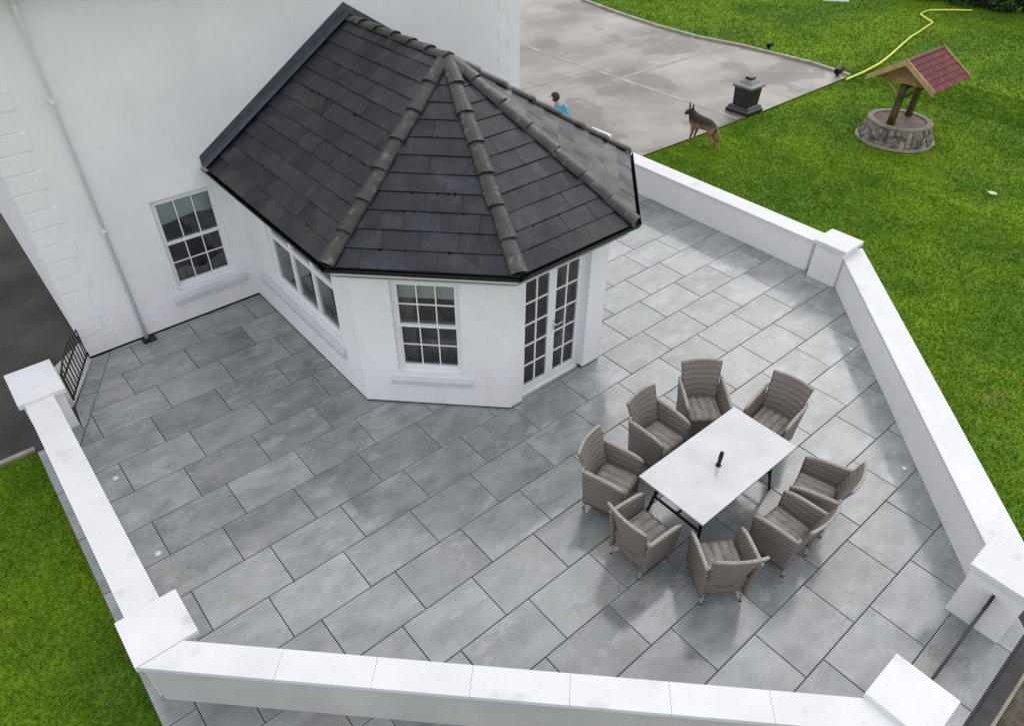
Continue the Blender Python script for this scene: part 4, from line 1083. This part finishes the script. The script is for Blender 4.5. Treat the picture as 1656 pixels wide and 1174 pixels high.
# shirt over the torso and upper arms, shorts over the hips
V2 = [(0.105, 0, 0.57), (0.02, 0, 0.72), (-0.08, 0, 0.865), (-0.115, 0, 0.925), (-0.08, 0.13, 0.86), (-0.13, 0.175, 0.74), (-0.08, -0.13, 0.86), (-0.13, -0.175, 0.74)]
skinned('shirt', V2, [(0, 1), (1, 2), (2, 3), (2, 4), (4, 5), (2, 6), (6, 7)], [0.125, 0.13, 0.118, 0.062, 0.056, 0.048, 0.056, 0.048], shirt_m, ch, 2, 1)
V3 = [(0.115, 0, 0.54), (0.10, 0.075, 0.48), (0.03, 0.08, 0.34), (0.10, -0.075, 0.48), (0.02, -0.08, 0.34)]
skinned('shorts', V3, [(0, 1), (1, 2), (0, 3), (3, 4)], [0.10, 0.085, 0.066, 0.085, 0.066], short_m, ch, 2, 0)
bmh = bmesh.new(); bmesh.ops.create_icosphere(bmh, subdivisions=3, radius=0.098)
for v in bmh.verts: v.co = Vector((v.co.x * 1.02 - 0.165, v.co.y * 0.92, v.co.z * 1.05 + 1.04))
geom = [v for v in bmh.verts if v.co.x < -0.215 and v.co.z < 1.065]
bmesh.ops.delete(bmh, geom=geom, context='VERTS')
me = bpy.data.meshes.new('hair'); bmh.to_mesh(me); bmh.free()
for p in me.polygons: p.use_smooth = True
link('hair', me, hair_m, ch)
for s in (-1, 1):
    b = MB(); b.tube([(-0.18, s * 0.082, 1.015), (-0.178, s * 0.10, 1.02)], [0.02, 0.014], 8); b.build('ear', skin_m, ch)
    b = MB(); b.tube([(-0.266, s * 0.028, 1.04), (-0.270, s * 0.028, 1.04)], 0.009, 6); b.build('eye', black_m, ch)
b = MB(); b.tube([(-0.262, 0, 1.03), (-0.285, 0, 1.015)], [0.008, 0.012], 6); b.build('nose', skin_m, ch)

# ------------------------------------------------------------------ hedge
hedge = empty('hedge', (34.0, 2.5, 0)); tag(hedge, 'dark green leafy hedge at the far edge of the lawn', 'hedge')
rs = np.random.RandomState(3)
def leaf_cloud(n, gen, size):
    P = gen(n); n = len(P)
    d1 = rs.normal(size=(n, 3)); d1 /= np.linalg.norm(d1, axis=1)[:, None]
    d2 = np.cross(d1, rs.normal(size=(n, 3))); d2 /= np.linalg.norm(d2, axis=1)[:, None]
    s = size * rs.uniform(0.6, 1.4, n)[:, None]
    v = np.stack([P - d1 * s, P + d2 * s * 0.5, P + d1 * s, P - d2 * s * 0.5], 1).reshape(-1, 3)
    return v
def quads_mesh(name, v, k):
    n = len(v) // k; me = bpy.data.meshes.new(name)
    me.vertices.add(len(v)); me.vertices.foreach_set('co', v.astype(np.float32).ravel())
    me.loops.add(n * k); me.loops.foreach_set('vertex_index', np.arange(n * k, dtype=np.int32))
    me.polygons.add(n); me.polygons.foreach_set('loop_start', np.arange(0, n * k, k, dtype=np.int32)); me.polygons.foreach_set('loop_total', np.full(n, k, dtype=np.int32))
    me.update(); me.validate(); return me
def hedge_gen(n):
    # lobes along a line
    cs = []
    for i in range(70):
        t = rs.uniform(0, 1); cx_ = 33.6 + 1.2 * rs.uniform(); cy_ = 6.6 - t * 12.0; cs.append((cx_ + 0.5 * abs(math.sin(t * 9)), cy_, rs.uniform(0.3, 2.2), rs.uniform(0.5, 0.95)))
    cs = np.array(cs); k = rs.randint(0, len(cs), n); c = cs[k]
    d = rs.normal(size=(n, 3)); d /= np.linalg.norm(d, axis=1)[:, None]
    r_ = c[:, 3:4] * rs.uniform(0.75, 1.08, (n, 1))
    P = c[:, :3] + d * r_ * np.array([1, 1, 0.9]); P[:, 2] = np.abs(P[:, 2]); return P
link('foliage', quads_mesh('foliage', leaf_cloud(60000, hedge_gen, 0.075), 4), leaf_m, hedge).location = (-34.0, -2.5, -0.05)
b = MB()
for i in range(12):
    y = 5.5 - i; b.tube([(0.6, y, -0.05), (0.6 + rnd.uniform(-.2, .2), y + rnd.uniform(-.2, .2), 1.4)], [0.07, 0.03], 6)
b.build('stems', twig_m, hedge)

# ------------------------------------------------------------------ grass blades
def grass(name, label, regions):
    allv = []
    for (x0, x1, y0, y1, dens, h, w, test) in regions:
        n = int((x1 - x0) * (y1 - y0) * dens)
        P = np.stack([rs.uniform(x0, x1, n), rs.uniform(y0, y1, n)], 1)
        P = P[test(P[:, 0], P[:, 1])]
        n = len(P)
        an = rs.uniform(0, 2 * np.pi, n); hh = h * rs.uniform(0.5, 1.1, n); ww = w * rs.uniform(0.6, 1.3, n)
        lean = rs.uniform(0, 2 * np.pi, n); ll_ = hh * rs.uniform(0.2, 1.1, n)
        z = np.full(n, -0.078)
        a = np.stack([P[:, 0] - np.cos(an) * ww, P[:, 1] - np.sin(an) * ww, z], 1)
        b_ = np.stack([P[:, 0] + np.cos(an) * ww, P[:, 1] + np.sin(an) * ww, z], 1)
        c_ = np.stack([P[:, 0] + np.cos(lean) * ll_, P[:, 1] + np.sin(lean) * ll_, z + hh], 1)
        allv.append(np.stack([a, b_, c_], 1).reshape(-1, 3))
    v = np.concatenate(allv)
    o = link(name, quads_mesh(name, v, 3), blade_m); tag(o, label, 'grass', kind='stuff'); return o
def t_left(x, y): return (x < -0.765) & (y < 0.97)
def t_right(x, y):
    wallside = np.where(y > -3.6, x > 11.44, (x - y) > 15.15)
    drive = (y > 2.2) & (x < 22.0 + 0.02 * y)
    wl = ((x - WX) ** 2 + (y - WY) ** 2) > 0.90 ** 2
    return wallside & ~drive & wl
grass('grass', 'short green grass covering the lawns on both sides of the patio', [
    (-4.5, -0.76, -4.5, 0.98, 3600, 0.055, 0.006, t_left),
    (7.0, 16.0, -9.5, 2.2, 1500, 0.05, 0.010, t_right),
    (16.0, 24.0, -9.0, 2.6, 800, 0.05, 0.014, t_right),
    (21.6, 36.0, -4.0, 18.0, 330, 0.055, 0.022, t_right)])
